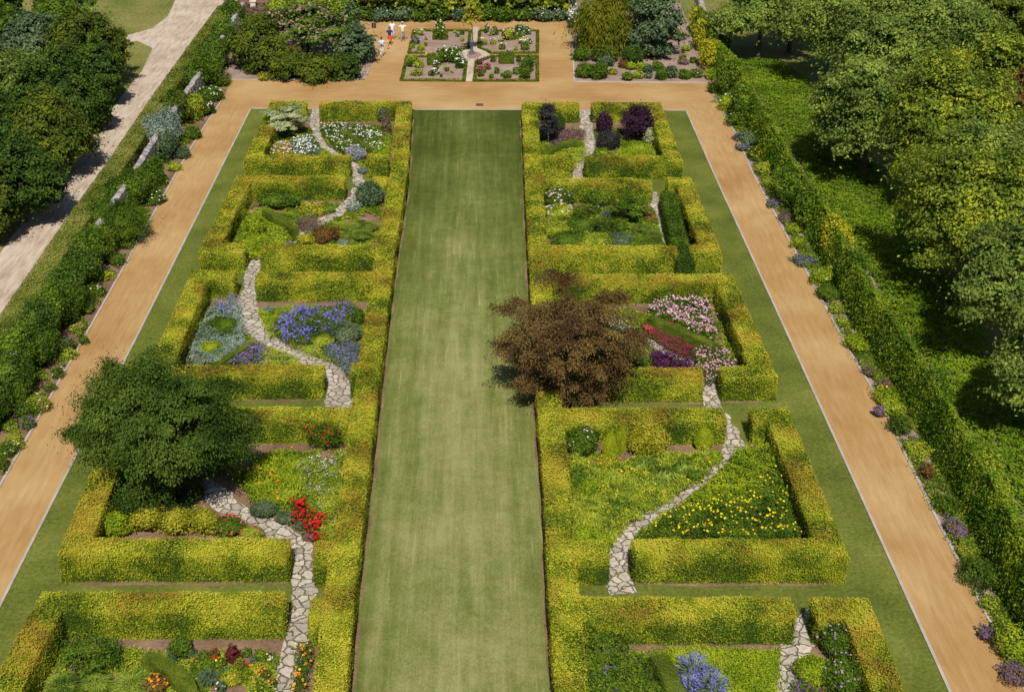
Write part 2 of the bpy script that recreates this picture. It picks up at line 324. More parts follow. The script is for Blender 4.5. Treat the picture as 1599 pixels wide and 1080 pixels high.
# ------------------------------------------------------------------ plants
def ldist(y): return 1.0 + max(0, y - 45) / 75.0         # leaves grow a little larger far away, fewer of them
def hedge_mesh(legs, W, H, dens=600, leaf=.074, rough=.036, batter=0.0, core=.88):
    mb = MB()
    for pts in legs:
        pts = np.array([p[:2] for p in pts], float); k = len(pts); seg = nrm(np.diff(pts, axis=0)); nor = np.stack([-seg[:, 1], seg[:, 0]], 1)
        off = np.zeros((k, 2)); off[0] = nor[0]; off[-1] = nor[-1]
        for i in range(1, k - 1):
            m_ = nor[i - 1] + nor[i]; m_ /= max(np.dot(m_, m_) / 2, .35); off[i] = m_
        # core: resampled extrusion with an uneven skin
        L = np.linalg.norm(np.diff(pts, axis=0), axis=1)
        C = []; O = []
        for i in range(k - 1):
            n_ = max(2, int(L[i] / .35)); t = np.linspace(0, 1, n_, endpoint=(i == k - 2))[:, None]
            C.append(pts[i] * (1 - t) + pts[i + 1] * t); O.append(off[i] * (1 - t) + off[i + 1] * t)
        C = np.concatenate(C); O = np.concatenate(O)
        prof = np.array([(-1, 0), (-1.0, .35), (-1, .7), (-.96, .95), (-.85, 1), (0, 1.0), (.85, 1), (.96, .95), (1, .7), (1.0, .35), (1, 0)])
        jit = rng.normal(size=(len(C), len(prof))) * .025
        hw = W / 2 * core
        V = np.zeros((len(C), len(prof), 3))
        V[..., :2] = C[:, None] + O[:, None] * (prof[None, :, 0:1] * hw + jit[..., None] * np.sign(prof[None, :, 0:1]))
        V[..., 2] = prof[:, 1] * (H - .09) + jit * (prof[:, 1] > .8)
        mb.add(V, grid_faces(len(C), len(prof)), rng.random((len(C) - 1) * (len(prof) - 1)) * .12)
        for e in (0, -1):   # end caps
            E = V[e]; m0 = E[[0, 1, 2, 4, 5]]; m1 = E[[10, 9, 8, 6, 5]]
            mb.add(np.stack([m0, m1], 1), grid_faces(5, 2), .05)
        for i in range(k - 1):
            A, B = pts[i], pts[i + 1]; oA, oB = off[i], off[i + 1]; s_ = ldist((A[1] + B[1]) / 2); lf = leaf * s_ ** .8; dn = dens / s_ ** 1.5
            def put(n, side):
                n = int(n)
                if n < 1: return
                t = rng.random(n)[:, None]; c = A * (1 - t) + B * t; o_ = oA * (1 - t) + oB * t
                if side == 0:
                    u = rng.uniform(-1, 1, n)[:, None]; z = H - .06 * np.abs(u[:, 0]) ** 6 + rng.normal(size=n) * rough + .04 * np.sin(c[:, 0] * 2.3 + c[:, 1] * 3.1)
                    X = np.concatenate([c + o_ * u * W / 2, z[:, None]], 1); N = np.tile([0, 0, 1.], (n, 1))
                else:
                    z = rng.random(n) * H; wv = .03 * np.sin(c[:, 0] * 2.9 + c[:, 1] * 2.1 + z * 4)
                    X = np.concatenate([c + o_ * side * (W / 2 + (rng.normal(size=n) * rough * .5 + wv * .5 - .10 * (z / H) ** 8 * .5)[:, None]), z[:, None]], 1)
                    N = np.concatenate([o_ * side, np.full((n, 1), .08)], 1); N = N + rng.normal(size=(n, 3)) * -.0
                leaves(mb, X, nrm(N) + rng.normal(size=(n, 3)) * (.45 if side == 0 else .27), lf)
            Ls = L[i]; put(Ls * W * dn, 0); put(Ls * H * dn, 1); put(Ls * H * dn, -1)
        for e, d in ((0, -seg[0]), (k - 1, seg[-1])):
            s_ = ldist(pts[e][1]); n = int(W * H * dens / s_ ** 1.5)
            u = rng.uniform(-1, 1, n)[:, None]; z = rng.random(n) * H
            X = np.concatenate([pts[e] + off[e] * u * W / 2 + d * (rng.normal(size=(n, 1)) * rough + .02), z[:, None]], 1)
            leaves(mb, X, nrm(np.tile([d[0], d[1], .3], (n, 1))) + rng.normal(size=(n, 3)) * .5, leaf * s_ ** .8)
    return mb
def add_hedge(label, legs_px, W=1.12, H=1.35, mat='hedge', name='clipped_hedge', cat='hedge', group=None, world=False, **kw):
    legs = [[P(x, y, H) for x, y in l] for l in legs_px] if not world else legs_px
    mb = hedge_mesh(legs, W, H, **kw); b0 = legs[0][0]
    o = mb.build(name, mat, origin=(b0[0], b0[1], 0)); tag(o, label, cat, group); return o

def crownpts(n, c, r, lumps, depth=.3, zmin=-.3):
    D = sphdirs(n, zmin); k = lumps(D) * (1 - depth * rng.random(n) ** 1.5)
    if depth > .1: k += (rng.random(n) < .22) * np.abs(rng.normal(size=n)) * .13
    return c + D * r * k[:, None], D
def shrub(label, px, py, wpx, h, mat='green', leaf=.09, dens=1.0, dy=1.0, flower=None, cat='shrub', name='shrub', group=None, lump=.3, up=.3, zc=.5, core=True, stem=True, asp=.62, nl=16, droop=0):
    """a plant whose middle shows at photo (px, py), wpx photo pixels wide, h metres high"""
    c = P(px, py, h * zc); rx = wpx / 2 * sc(py, h * zc); r = np.array([rx, rx * dy, h * .52]); s_ = ldist(c[1]); c[2] = h * .48
    base = (c[0], c[1], 0)
    emp = bpy.data.objects.new(name, None) if (flower or stem) else None
    lf = leaf * s_ ** .8; A = 4 * math.pi * ((r[0] * r[1]) ** 1.6 / 3 + 2 * (r[0] * r[2]) ** 1.6 / 3) ** (1 / 1.6)
    n = int(min(60000, A * 2.6 / (lf * lf * .5) * dens)); L = Lumps(nl, lump * (1.45 if lump > .1 else 1), .27 if lump > .1 else .35); mb = MB()
    if core: ellipsoid(mb, c, r * .70, .10, 12)
    X, D = crownpts(n, c, r, L, .35, -.85); k = X[:, 2] > .02; X, D = X[k], D[k]
    ax = None
    if droop: ax = np.tile([0, 0, -1.], (len(X), 1)) + rng.normal(size=(len(X), 3)) * .25
    leaves(mb, X, D / r * r.mean() + np.array([0, 0, up]) + rng.normal(size=(len(X), 3)) * .6, lf, asp=asp, axis=ax)
    if emp is None:
        o = mb.build(name, mat, origin=base); return tag(o, label, cat, group)
    COL.objects.link(emp); emp.location = base; tag(emp, label, cat, group); emp.empty_display_size = .1
    mb.build('foliage', mat, emp, origin=base)
    if stem:
        ms = MB(); k = 3
        for i in range(k):
            a = rng.uniform(0, 6.28); q = np.array([math.cos(a), math.sin(a), 0]) * rx * .35
            tube(ms, [np.array(base) + q * .1, np.array(base) + q * .6 + [0, 0, h * .3], np.array(base) + q + [0, 0, h * .6]], [.03, .02, .01], 5)
        ms.build('stem', 'bark', emp, origin=base)
    if flower:
        fm, fn, fs = flower; X, D = crownpts(int(fn * 1.5), c, r * 1.03, L, .05, 0.0); put_blooms(X, fs * s_ ** .5 * .8, fm, emp, base)
    return emp
def flowers(mf, X, size):
    """each bloom a little cup of three crossed petals"""
    for k in range(3):
        N = rng.normal(size=(len(X), 3)) * .45 + np.array([0, -.25, 1]); leaves(mf, X + rng.normal(size=X.shape) * size * .12, N, size, asp=.95, fold=.25)
BLOOM = {}
def put_blooms(X, size, fm, emp, base, head=False):
    n = len(X); base = np.array(base)
    def one(mb, X):
        if head:
            c_ = np.repeat(X, 7, 0) + rng.normal(size=(len(X) * 7, 3)) * size * .5; leaves(mb, c_, rng.normal(size=c_.shape) + np.array([0, 0, .5]), size * .7)
        else: flowers(mb, X, size)
    if n > 100:
        mb = MB(); one(mb, X); tag(mb.build('flowers', 'fl_' + fm, emp, origin=base), kind='stuff'); return
    key = (fm, round(size, 2), head)
    if key not in BLOOM:
        BLOOM[key] = []
        for v_ in range(3): mb = MB(); one(mb, np.zeros((1, 3))); o = mb.build('bloom', 'fl_' + fm); BLOOM[key].append(o.data); bpy.data.objects.remove(o)
    for i in range(n):
        o = bpy.data.objects.new('bloom', BLOOM[key][i % 3]); COL.objects.link(o); o.parent = emp; o.location = X[i] - base; o.rotation_euler = (0, 0, rng.uniform(0, 6.28))
def patch(label, poly_px, h, mat='herb', leaf=.08, dens=1.0, flower=None, name='flower_drift', cat='flowers', up=1.2, spiky=0, rough=.35, group=None, kind=None, z0=0.0):
    """planted drift filling an outline; flower = [(colour, per m2, size, height factor)]"""
    poly = [P(x, y, h * .5) for x, y in poly_px]; ar = area(poly); c = np.mean(poly, 0); base = (c[0], c[1], 0); s_ = ldist(c[1]); lf = leaf * s_ ** .8
    n = int(min(220000, ar * 3.0 / (lf * lf * .5) * dens)); q = inpoly_pts(n, poly); q = q + rng.normal(size=q.shape) * .10 * s_
    hh = lambda q: h * (1 - rough * .5 + rough * .5 * np.sin(q[:, 0] * 3.1 + np.sin(q[:, 1] * 2.3) * 2) * np.sin(q[:, 1] * 2.7 + 1.3 * q[:, 0]))
    z = hh(q) * (1 - .55 * rng.random(n) ** 1.6) + .01
    mb = MB(); X = np.concatenate([q, z[:, None]], 1)
    if spiky:
        ax = np.tile([0, 0, 1.], (n, 1)) + rng.normal(size=(n, 3)) * .45; N = rng.normal(size=(n, 3)) + np.array([0, -.8, .25])
        leaves(mb, X, N, lf * 1.9, asp=.22, axis=ax)
    else: leaves(mb, X, rng.normal(size=(n, 3)) * .55 + np.array([0, -.15, up]), lf)
    emp = None
    if not flower:
        o = mb.build(name, mat, origin=base); return tag(o, label, cat, group, kind)
    emp = bpy.data.objects.new(name, None); COL.objects.link(emp); emp.location = base; emp.empty_display_size = .1; tag(emp, label, cat, group, kind)
    mb.build('foliage', mat, emp, origin=base)
    for fm, per, fs, fh in flower:
        k = max(3, int(ar * per * 1.45)); q = inpoly_pts(k, poly); q = q + rng.normal(size=q.shape) * .10; X = np.concatenate([q, (hh(q) * fh * rng.uniform(.85, 1.1, k))[:, None]], 1); mf = MB()
        if fh > 1.25:      # heads on stalks
            mt = MB()
            T0 = X.copy(); T0[:, 2] = .05; d = np.array([.008, 0, 0]) * s_
            mt.add(np.stack([T0 - d, T0 + d, X + d * .6, X - d * .6], 1).reshape(-1, 3), np.arange(4 * k).reshape(k, 4), .5); stl = tag(mt.build('stalks', mat, emp, origin=base), kind='stuff' if k > 100 else None)
            put_blooms(X, fs, fm, emp, base, True)
        else: put_blooms(X, fs * s_ ** .5 * .8, fm, emp, base)
    return emp
def tuft(label, px, py, wpx, h, mat='grassblade', n=500, bw=.03, cat='grass clump', name='grass_clump', group=None, flower=None, arch=.5):
    c = P(px, py, h * .4); base = np.array([c[0], c[1], 0]); r = wpx / 2 * sc(py, h * .4); s_ = ldist(c[1]); mb = MB()
    a = rng.uniform(0, 2 * np.pi, n); k = rng.random(n) ** .5; R0 = k * r * .45; R1 = R0 + r * .55 * rng.uniform(.6, 1.1, n) * k; H_ = h * rng.uniform(.65, 1.05, n) * (1 - .35 * k)
    d = np.stack([np.cos(a), np.sin(a), 0 * a], 1); t = np.stack([-np.sin(a), np.cos(a), 0 * a], 1) * (bw * s_ * rng.uniform(.6, 1.2, n))[:, None]
    p0 = base + d * R0[:, None]; p1 = base + d * (R0 + (R1 - R0) * .45)[:, None] + np.array([0, 0, 1]) * (H_ * .8)[:, None]
    p2 = base + d * R1[:, None] + np.array([0, 0, 1]) * (H_ * (1 - arch * .4))[:, None]
    V = np.stack([p0 - t * .6, p0 + t * .6, p1 + t, p1 - t, p2 + t * .15, p2 - t * .15], 1).reshape(-1, 3)
    i = np.arange(n)[:, None] * 6; F = np.concatenate([i + [0, 1, 2, 3], i + [3, 2, 4, 5]], 0); mb.add(V, F, np.tile(rng.random(n), 2))
    if not flower:
        o = mb.build(name, mat, origin=tuple(base)); return tag(o, label, cat, group)
    emp = bpy.data.objects.new(name, None); COL.objects.link(emp); emp.location = base; emp.empty_display_size = .1; tag(emp, label, cat, group)
    mb.build('foliage', mat, emp, origin=base)
    fm, fn, fs = flower; j = rng.choice(n, fn); X = p2[j] * 1.0; X[:, 2] += h * .15; mf = MB(); ax = X - base
    for m_ in range(6):
        leaves(mf, X - nrm(ax) * m_ * fs * .45 + rng.normal(size=X.shape) * fs * .2, rng.normal(size=X.shape), fs)
    mf.build('flowers', 'fl_' + fm, emp, origin=base); return emp

def tree(label, px, py, zc, wpx, rz, mat, dy=1.0, n_cl=70, per=420, leaf=.16, clr=.22, flat=.55, bark='bark', cat='tree', name='tree', group=None, zmin=-.35, up=.5, asp=.6, hollow=.45, droop=0, core=.0, cone=0, lump=.25, trunk_r=.16, wind=None, base_off=(0, 0), flower=None, tint=None, fuzz=.12, lobes=()):
    """crown centre shows at photo (px, py) and stands zc metres up"""
    c = P(px, py, zc); rx = wpx / 2 * sc(py, zc); r = np.array([rx, rx * dy, rz]); s_ = ldist(c[1]) ** .6; base = np.array([c[0] + base_off[0], c[1] + base_off[1], 0.])
    emp = bpy.data.objects.new(name, None); COL.objects.link(emp); emp.location = base; emp.empty_display_size = .2; tag(emp, label, cat, group)
    L = Lumps(13, lump, .38); D = sphdirs(n_cl, zmin); k = L(D) * rng.uniform(hollow, 1, n_cl) ** .6
    CC = c + D * r * k[:, None]
    if cone:
        tz = (CC[:, 2] - (c[2] - rz)) / (2 * rz); f = np.clip(1.15 - tz * cone, .08, 1.2); CC[:, :2] = c[:2] + (CC[:, :2] - c[:2]) * f[:, None]
    for lx, ly, lz, lw, ln in lobes:
        lc = P(lx, ly, lz); dd = sphdirs(ln, -.5); CC = np.concatenate([CC, lc + dd * np.array([1, 1, .45]) * lw * sc(ly, lz) / 2 * rng.uniform(.2, 1, (ln, 1))]); v_ = lc - c; D = np.concatenate([D, np.tile(nrm(v_ / r), (ln, 1))])
    n_cl = len(CC); CC[:, 2] = np.maximum(CC[:, 2], .35)
    cr = clr * rx * rng.uniform(.7, 1.35, n_cl)
    idx = np.repeat(np.arange(n_cl), per); n = len(idx); q = rng.normal(size=(n, 3)); q = nrm(q) * (rng.random(n) ** .45)[:, None]
    X = CC[idx] + q * cr[idx][:, None] * np.array([1, 1, flat])
    oh = D[idx] * [1, 1, .15]; X += nrm(oh) * ((q * nrm(oh)).sum(1) * cr[idx] * .7)[:, None]
    if droop: X[:, 2] -= droop * (q[:, 0] ** 2 + q[:, 1] ** 2) * cr[idx]
    fz = rng.random(n) < fuzz; X[fz] += rng.normal(size=(fz.sum(), 3)) * (cr[idx][fz] * .75)[:, None]
    k = X[:, 2] > .03; X = X[k]; q = q[k]; idx = idx[k]; n = len(X)
    N = q * .7 + D[idx] * .5 + np.array([0, 0, up]) + rng.normal(size=(n, 3)) * .45
    ax = None
    if droop: ax = np.stack([q[:, 0], q[:, 1], -np.full(n, .9)], 1) + rng.normal(size=(n, 3)) * .3
    mb = MB(); tt = np.clip(rng.random(n) * .75 + rng.random(n_cl)[idx] * .35 - .05, 0, 1)
    leaves(mb, X, N, leaf * s_, asp=asp, axis=ax, tint=tt)
    if core: ellipsoid(mb, c, r * core, .15, 14, zmin=-.6)
    mb.build('crown', mat, emp, origin=base)
    mt = MB(); tz = max(.4, c[2] - rz * .5); tp = np.array([c[0], c[1], tz])
    tube(mt, [base - [0, 0, .1], base + [0, 0, .12], base * .6 + tp * .4 + [.05, 0, 0], tp], [trunk_r * 1.6, trunk_r * 1.15, trunk_r * .9, trunk_r * .65], 9)
    top = c + [0, 0, rz * .45]; tube(mt, [tp, (tp + top) / 2 + [.1, -.05, 0], top], [trunk_r * .65, trunk_r * .4, trunk_r * .15], 6)
    for j in rng.choice(n_cl, min(n_cl, 26), replace=False):
        s0 = tp + (top - tp) * rng.uniform(0, .5); e = CC[j]; m_ = (s0 + e) / 2 + [0, 0, -.05 * rx]
        tube(mt, [s0, m_, e], [trunk_r * .35, trunk_r * .2, trunk_r * .06], 5)
    mt.build('trunk', bark, emp, origin=base)
    if flower:
        fm, per_c, fs = flower; idx = np.repeat(np.arange(n_cl), per_c); q = nrm(rng.normal(size=(len(idx), 3))); q[:, 2] = np.abs(q[:, 2])
        X = CC[idx] + q * cr[idx][:, None] * np.array([1, 1, flat]) * 1.02; mf = MB(); flowers(mf, X, fs * s_); mf.build('flowers', 'fl_' + fm, emp, origin=base)
    return emp

# ================================================================== THE SETTING
poly_sheet('ground', [(-400, -60), (400, -60), (400, 700), (-400, 700)], -.03, 'grass_rough')
# sand walks: three sheets
lk = [(354, 128), (351, 150), (307, 217), (287, 250), (147, 500), (0, 758), (-190, 1095), (-230, 1160)]   # outer edge, left
li = [(392, 170), (217, 520), (74, 800), (0, 947), (-70, 1085), (-106, 1160)]                                # lawn edge, left
ro = [(1107, 131), (1121, 162), (1150, 212), (1175, 270), (1330, 555), (1370, 620), (1470, 825), (1590, 1055), (1640, 1160)]
ri = [(1071, 173), (1113.7, 270), (1237.5, 540), (1482.5, 1079), (1519, 1160)]
G = lambda l, z=0: [P(x, y, z) for x, y in l]
poly_sheet('sand_walk', G(lk[1:] + li[::-1] + [(392, 150)]), .004, 'sand_left')
poly_sheet('sand_walk', G([(351, 150), (362, 125), (570, 125), (583, 95), (560, 27), (895, 27), (893, 57), (897, 128), (1107, 130), (1118, 155), (1071, 175), (392, 175)]), .008, 'sand_far')
poly_sheet('sand_walk', G(ro[1:] + ri[::-1] + [(1071, 155)]), .012, 'sand_left')
poly_sheet('grass_court', G(li + [(1519, 1160)] + ri[::-1][1:]), .020, 'grass_strip')
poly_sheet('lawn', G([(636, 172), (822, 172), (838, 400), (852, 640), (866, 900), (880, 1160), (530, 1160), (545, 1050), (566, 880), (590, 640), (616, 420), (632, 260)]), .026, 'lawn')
# pale gravel road beyond the left hedge
poly_sheet('gravel_road', G([(283, -20), (262, 25), (238, 44), (199, 55), (196, 66), (215, 64), (238, 75), (222, 110), (190, 150), (160, 190), (122, 245), (82, 295), (42, 335), (0, 395), (-60, 470), (-60, 560), (0, 500), (100, 360), (190, 235), (345, 10), (365, -20)]), -.022, 'gravel')
# beds
def bed(pts, mat='soil', z=.033): return poly_sheet('soil_bed', G(pts), z, mat)
for b_ in ([(430, 187), (622, 187), (608, 268), (398, 270)], [(389, 300), (608, 300), (590, 412), (345, 412)], [(318, 462), (590, 466), (570, 612), (262, 612)], [(215, 690), (560, 690), (535, 888), (140, 888)],
           [(88, 985), (517, 1000), (500, 1150), (20, 1150)], [(835, 187), (1032, 187), (1052, 270), (840, 270)], [(848, 303), (1012, 303), (1022, 325), (1070, 335), (1090, 402), (852, 402)],
           [(858, 465), (1128, 465), (1174, 610), (866, 610)], [(880, 690), (1125, 690), (1215, 700), (1282, 885), (893, 885)], [(900, 1003), (1290, 1003), (1340, 1003), (1385, 1150), (905, 1150)]): bed(b_)
bed([(362, 124), (571, 124), (584, 95), (561, 27), (380, 20), (352, 60), (350, 110)], 'mulch', .010)
bed([(893, 57), (897, 127), (1107, 129), (1085, 60), (1062, 5), (880, 5), (885, 30)], 'mulch', .012)
bed([(350, -10), (895, -10), (880, 27), (560, 27), (350, 25)], 'soil', .001)
# rose borders along the outer walks
poly_sheet('soil_bed', G([(354, 128)] + lk[1:] + [(-330, 1160), (-120, 760), (-55, 640), (90, 420), (200, 260), (300, 120)]), -.004, 'soil')
poly_sheet('soil_bed', G(ro + [(1800, 1160), (1600, 800), (1440, 560), (1330, 380), (1200, 180), (1120, 60), (1080, 60)]), -.002, 'mulch')

def kerb(line, w=.13, h=.07, closed=False, z=.0):
    pts = resample(np.array([P(x, y)[:2] for x, y in line]), 1.1); mb = MB()
    for a, b in zip(pts[:-1], pts[1:]):
        d = nrm(b - a); n = np.array([-d[1], d[0]]) * w / 2; a2 = a; b2 = b; hh = h
        V = [(*(a2 - n), z - .05), (*(b2 - n), z - .05), (*(b2 + n), z - .05), (*(a2 + n), z - .05), (*(a2 - n), hh), (*(b2 - n), hh), (*(b2 + n), hh), (*(a2 + n), hh)]
        mb.add(V, [(3, 2, 1, 0), (4, 5, 6, 7), (0, 1, 5, 4), (1, 2, 6, 5), (2, 3, 7, 6), (3, 0, 4, 7)], rng.random())
    return tag(mb.build('kerb', 'kerb_stone'), kind='structure')
kerb(li, .11); kerb(ri, .11); kerb(lk[1:], .12, .05); kerb(ro, .12, .05)
kerb([(392, 170), (486, 170.5)], .10, .05); kerb([(648, 172), (817, 172)], .10, .045); kerb([(1040, 173), (1071, 173)], .10, .05); kerb([(900, 173), (924, 173)], .1, .05)
kerb([(362, 124.5), (478, 124.5)], .10, .05); kerb([(530, 124.5), (570, 124.5), (576, 108)], .12, .06); kerb([(893, 57), (897, 128), (1107, 130)], .14, .07)

# stone paths (photo centre line, width in photo px)
PATHS = []
def stonepath(pts, z=.040):
    W_ = []; 
    for x, y, wd in pts: p = P(x, y); W_.append((p[0], p[1], wd * sc(y) / 2))
    q = resample(W_, .22); d = nrm(np.gradient(q[:, :2], axis=0)); n = np.stack([-d[:, 1], d[:, 0]], 1); k = len(q)
    # in perspective the width runs across the picture: keep it horizontal when the path does
    hw = q[:, 2] * (.55 + .45 * np.abs(d[:, 1]))
    ja = np.convolve(rng.normal(size=k + 2), [.3, .5, .3], 'valid') * .09; jb = np.convolve(rng.normal(size=k + 2), [.3, .5, .3], 'valid') * .09
    PATHS.append(q[:, :3].copy())
    A = q[:, :2] + n * (hw + ja)[:, None]; B = q[:, :2] - n * (hw + jb)[:, None]
    V = np.stack([np.c_[A, np.full(k, z)], np.c_[(A + B) / 2, np.full(k, z + .004)], np.c_[B, np.full(k, z)]], 1)
    mb = MB(); mb.add(V[:, ::-1], grid_faces(k, 3)[:, ::-1], .5); o = mb.build('stone_path', 'flagstone'); return tag(o, kind='structure')
stonepath([(493, 171, 14), (491, 195, 16), (496, 215, 15), (507, 231, 15), (522, 240, 16), (540, 250, 18), (552, 259, 18), (558, 275, 19), (562, 290, 19), (560, 306, 22), (545, 320, 24), (525, 336, 24), (490, 352, 26), (458, 373, 30), (432, 390, 26), (407, 402, 22), (394, 425, 24), (389, 445, 18), (390, 462, 22), (386, 480, 34), (392, 500, 34), (411, 525, 40), (455, 548, 46), (493, 566, 48), (517, 583, 44), (529, 608, 44), (532, 634, 46), (528, 665, 40), (500, 680, 30)])
stonepath([(306, 722, 18), (318, 737, 16), (328, 757, 28), (347, 782, 44), (381, 809, 50), (428, 827, 50), (466, 850, 42), (474, 880, 36), (475, 917, 36), (474, 941, 34), (466, 966, 32), (465, 1004, 44), (452, 1038, 38), (446, 1080, 38), (440, 1150, 40)])
stonepath([(914, 173, 19), (916, 200, 18), (920, 219, 21), (922, 234, 20), (908, 253, 18), (901, 280, 20), (898, 300, 20)])
stonepath([(1019, 300, 9), (1026, 323, 16), (1034, 345, 16), (1038, 362, 15), (1042, 380, 13), (1055, 399, 8), (1063, 427, 17), (1070, 450, 18)])
stonepath([(905, 492, 20), (932, 499, 22), (960, 509, 24), (1004, 533, 26), (1041, 551, 28), (1073, 567, 28), (1098, 582, 26), (1107, 605, 27), (1111, 634, 30), (1134, 650, 10), (1141, 674, 22), (1145, 698, 32), (1131, 718, 22), (1107, 745, 24), (1063, 779, 22), (1029, 799, 26), (992, 823, 28), (972, 847, 32), (964, 870, 30), (966, 904, 38), (974, 928, 40)])
stonepath([(1262, 950, 14), (1251, 974, 28), (1246, 1000, 52), (1236, 1030, 40), (1229, 1056, 36), (1225, 1080, 38), (1215, 1150, 40)])

# ================================================================== CLIPPED HEDGES
SL = [(500, 161), (631, 161), (623, 270), (604, 375), (587, 495), (570, 620), (548, 789), (530, 924), (515, 1068), (505, 1160)]
SR = [(903, 163), (827, 163), (834, 296), (840, 381), (858, 630), (871, 769), (879, 904), (892, 1068), (899, 1160)]
add_hedge('long golden clipped hedge bordering the left side of the central lawn, with its far corner', [SL])
add_hedge('long golden clipped hedge bordering the right side of the central lawn, with its far corner', [SR])
for lab, l in (
 ('C-shaped golden hedge round the pale variegated shrub at the far left garden room', [(478, 161), (433, 161), (409, 215), (395, 246), (546, 245)]),
 ('short golden hedge stub beside the grey shrub in the far left garden room', [(574, 245), (606, 245)]),
 ('golden hedge round the second left garden room, dark inside at its outer side', [(538, 279), (380, 279), (328, 386), (381, 386)]),
 ('small orange-topped hedge stub behind the round grey-green shrub, left of the lawn', [(583, 280), (604, 280)]),
 ('straight golden hedge right in front of the fine green grass mass left of the lawn', [(408, 388), (594, 388)]),
 ('golden hedge on the outer left side of the blue and silver garden room', [(366, 428), (313, 428), (246, 579), (505, 577)]),
 ('straight golden hedge behind the blue agapanthus, lower one of a pair left of the lawn', [(401, 431), (585, 431)]),
 ('narrow hedge stub where the stone path leaves the blue garden room', [(549, 575), (566, 575)]),
 ('golden hedge round the garden room of the big dark green tree', [(545, 644), (203, 644), (167, 725), (117, 852), (450, 852)]),
 ('short hedge stub beside the stone path in front of the red flowers', [(492, 859), (525, 859)]),
 ('golden and rust hedge behind the nearest left garden room, running down the left corner', [(443, 938), (81, 938), (27, 1038), (-35, 1160)]),
 ('short golden hedge stub at the right of the near left stone path', [(486, 946), (518, 946)]),
 ('C-shaped golden hedge round the dark purple shrubs in the far right garden room', [(925, 163), (1021, 163), (1040, 215), (1052, 247), (914, 247)]),
 ('short hedge stub in front of the curved green hedge, far right garden room', [(842, 246), (893, 246)]),
 ('straight golden hedge behind the pale pink roses right of the lawn', [(848, 283), (1017, 283)]),
 ('narrow golden hedge on the outer side of the second right garden room', [(1043, 281), (1067, 281), (1110, 388), (1079, 388)]),
 ('straight hedge with rusty top in front of the rose garden room, behind the bronze tree', [(852, 389), (1057, 389)]),
 ('golden hedge behind and right of the pink and magenta flowers', [(862, 434), (1130, 434), (1193, 580), (1128, 580)]),
 ('golden hedge in front of the magenta flowers, half under the bronze tree', [(872, 582), (1096, 582)]),
 ('golden hedge behind the yellow garden room with its conifers', [(880, 646), (1131, 646)]),
 ('large golden hedge on the right and front of the yellow flower garden room', [(1174, 646), (1215, 646), (1298, 854), (991, 854)]),
 ('short hedge stub left of the stone path in the yellow garden room', [(895, 856), (949, 856)]),
 ('straight golden and rust hedge behind the nearest right garden room', [(905, 946), (1238, 946)]),
 ('golden hedge corner at the right of the nearest right garden room', [(1273, 947), (1338, 947), (1388, 1078), (1414, 1160)])):
    add_hedge(lab, [l], group='clipped hedges of the garden rooms')
for l in [SL[1:], SR[1:], [(545, 644), (203, 644), (167, 725), (117, 852), (450, 852)], [(443, 938), (81, 938)], [(1174, 646), (1215, 646), (1298, 854), (991, 854)], [(905, 946), (1238, 946)], [(366, 428), (313, 428), (246, 579), (505, 577)], [(872, 582), (1096, 582)], [(1130, 434), (1193, 580), (1128, 580)]]:
    q = resample(np.array([P(x, y, 1.35)[:2] for x, y in l]), .5); d = nrm(np.gradient(q, axis=0)); n_ = np.stack([-d[:, 1], d[:, 0]], 1); w_ = (.68 + np.convolve(rng.normal(size=len(q) + 2), [.3, .4, .3], 'valid') * .07)[:, None]
    V = np.stack([np.c_[q - n_ * w_, np.full(len(q), .0295)], np.c_[q + n_ * w_, np.full(len(q), .0295)]], 1); mb = MB(); mb.add(V, grid_faces(len(q), 2), .5); tag(mb.build('soil_strip', 'soil'), kind='structure')
# informal green hedge inside the rose room
add_hedge('soft leafy green hedge between the stone path and golden hedge, second right garden room', [[(1043, 300), (1053, 345), (1068, 397), (1072, 410)]], W=1.0, H=1.1, mat='green', name='leafy_hedge', rough=.09)
# low box hedges crossing the beds
for lab, l, W_, H_ in (
 ('low thin box hedge between the white flowers, far left room', [(533, 202), (556, 216), (582, 231)], .4, .6),
 ('low clipped wedge hedge with grey side, beside the lime plants on the left', [(413, 324), (437, 339), (461, 355)], .5, .95),
 ('low box hedge between silver plants and lavender', [(333, 569), (362, 551), (392, 532)], .45, .62),
 ('curved low box hedge in the nearest left bed', [(226, 1019), (250, 1027), (272, 1042), (290, 1060), (299, 1084)], .6, .7),
 ('curved low green hedge beside the heather, far right room', [(850, 238), (865, 228), (882, 221), (904, 217)], .55, .85),
 ('straight low box hedge between pink phlox and magenta heather', [(1014, 492), (1065, 513), (1124, 540)], .5, .82),
 ('straight low box hedge left of the blue spiky flowers, nearest right bed', [(1028, 1018), (1042, 1042), (1060, 1085)], .72, .72)):
    add_hedge(lab, [l], W=W_, H=H_, mat='boxlow', name='low_box_hedge', group='low box hedges crossing the beds', rough=.012, leaf=.045, dens=420)

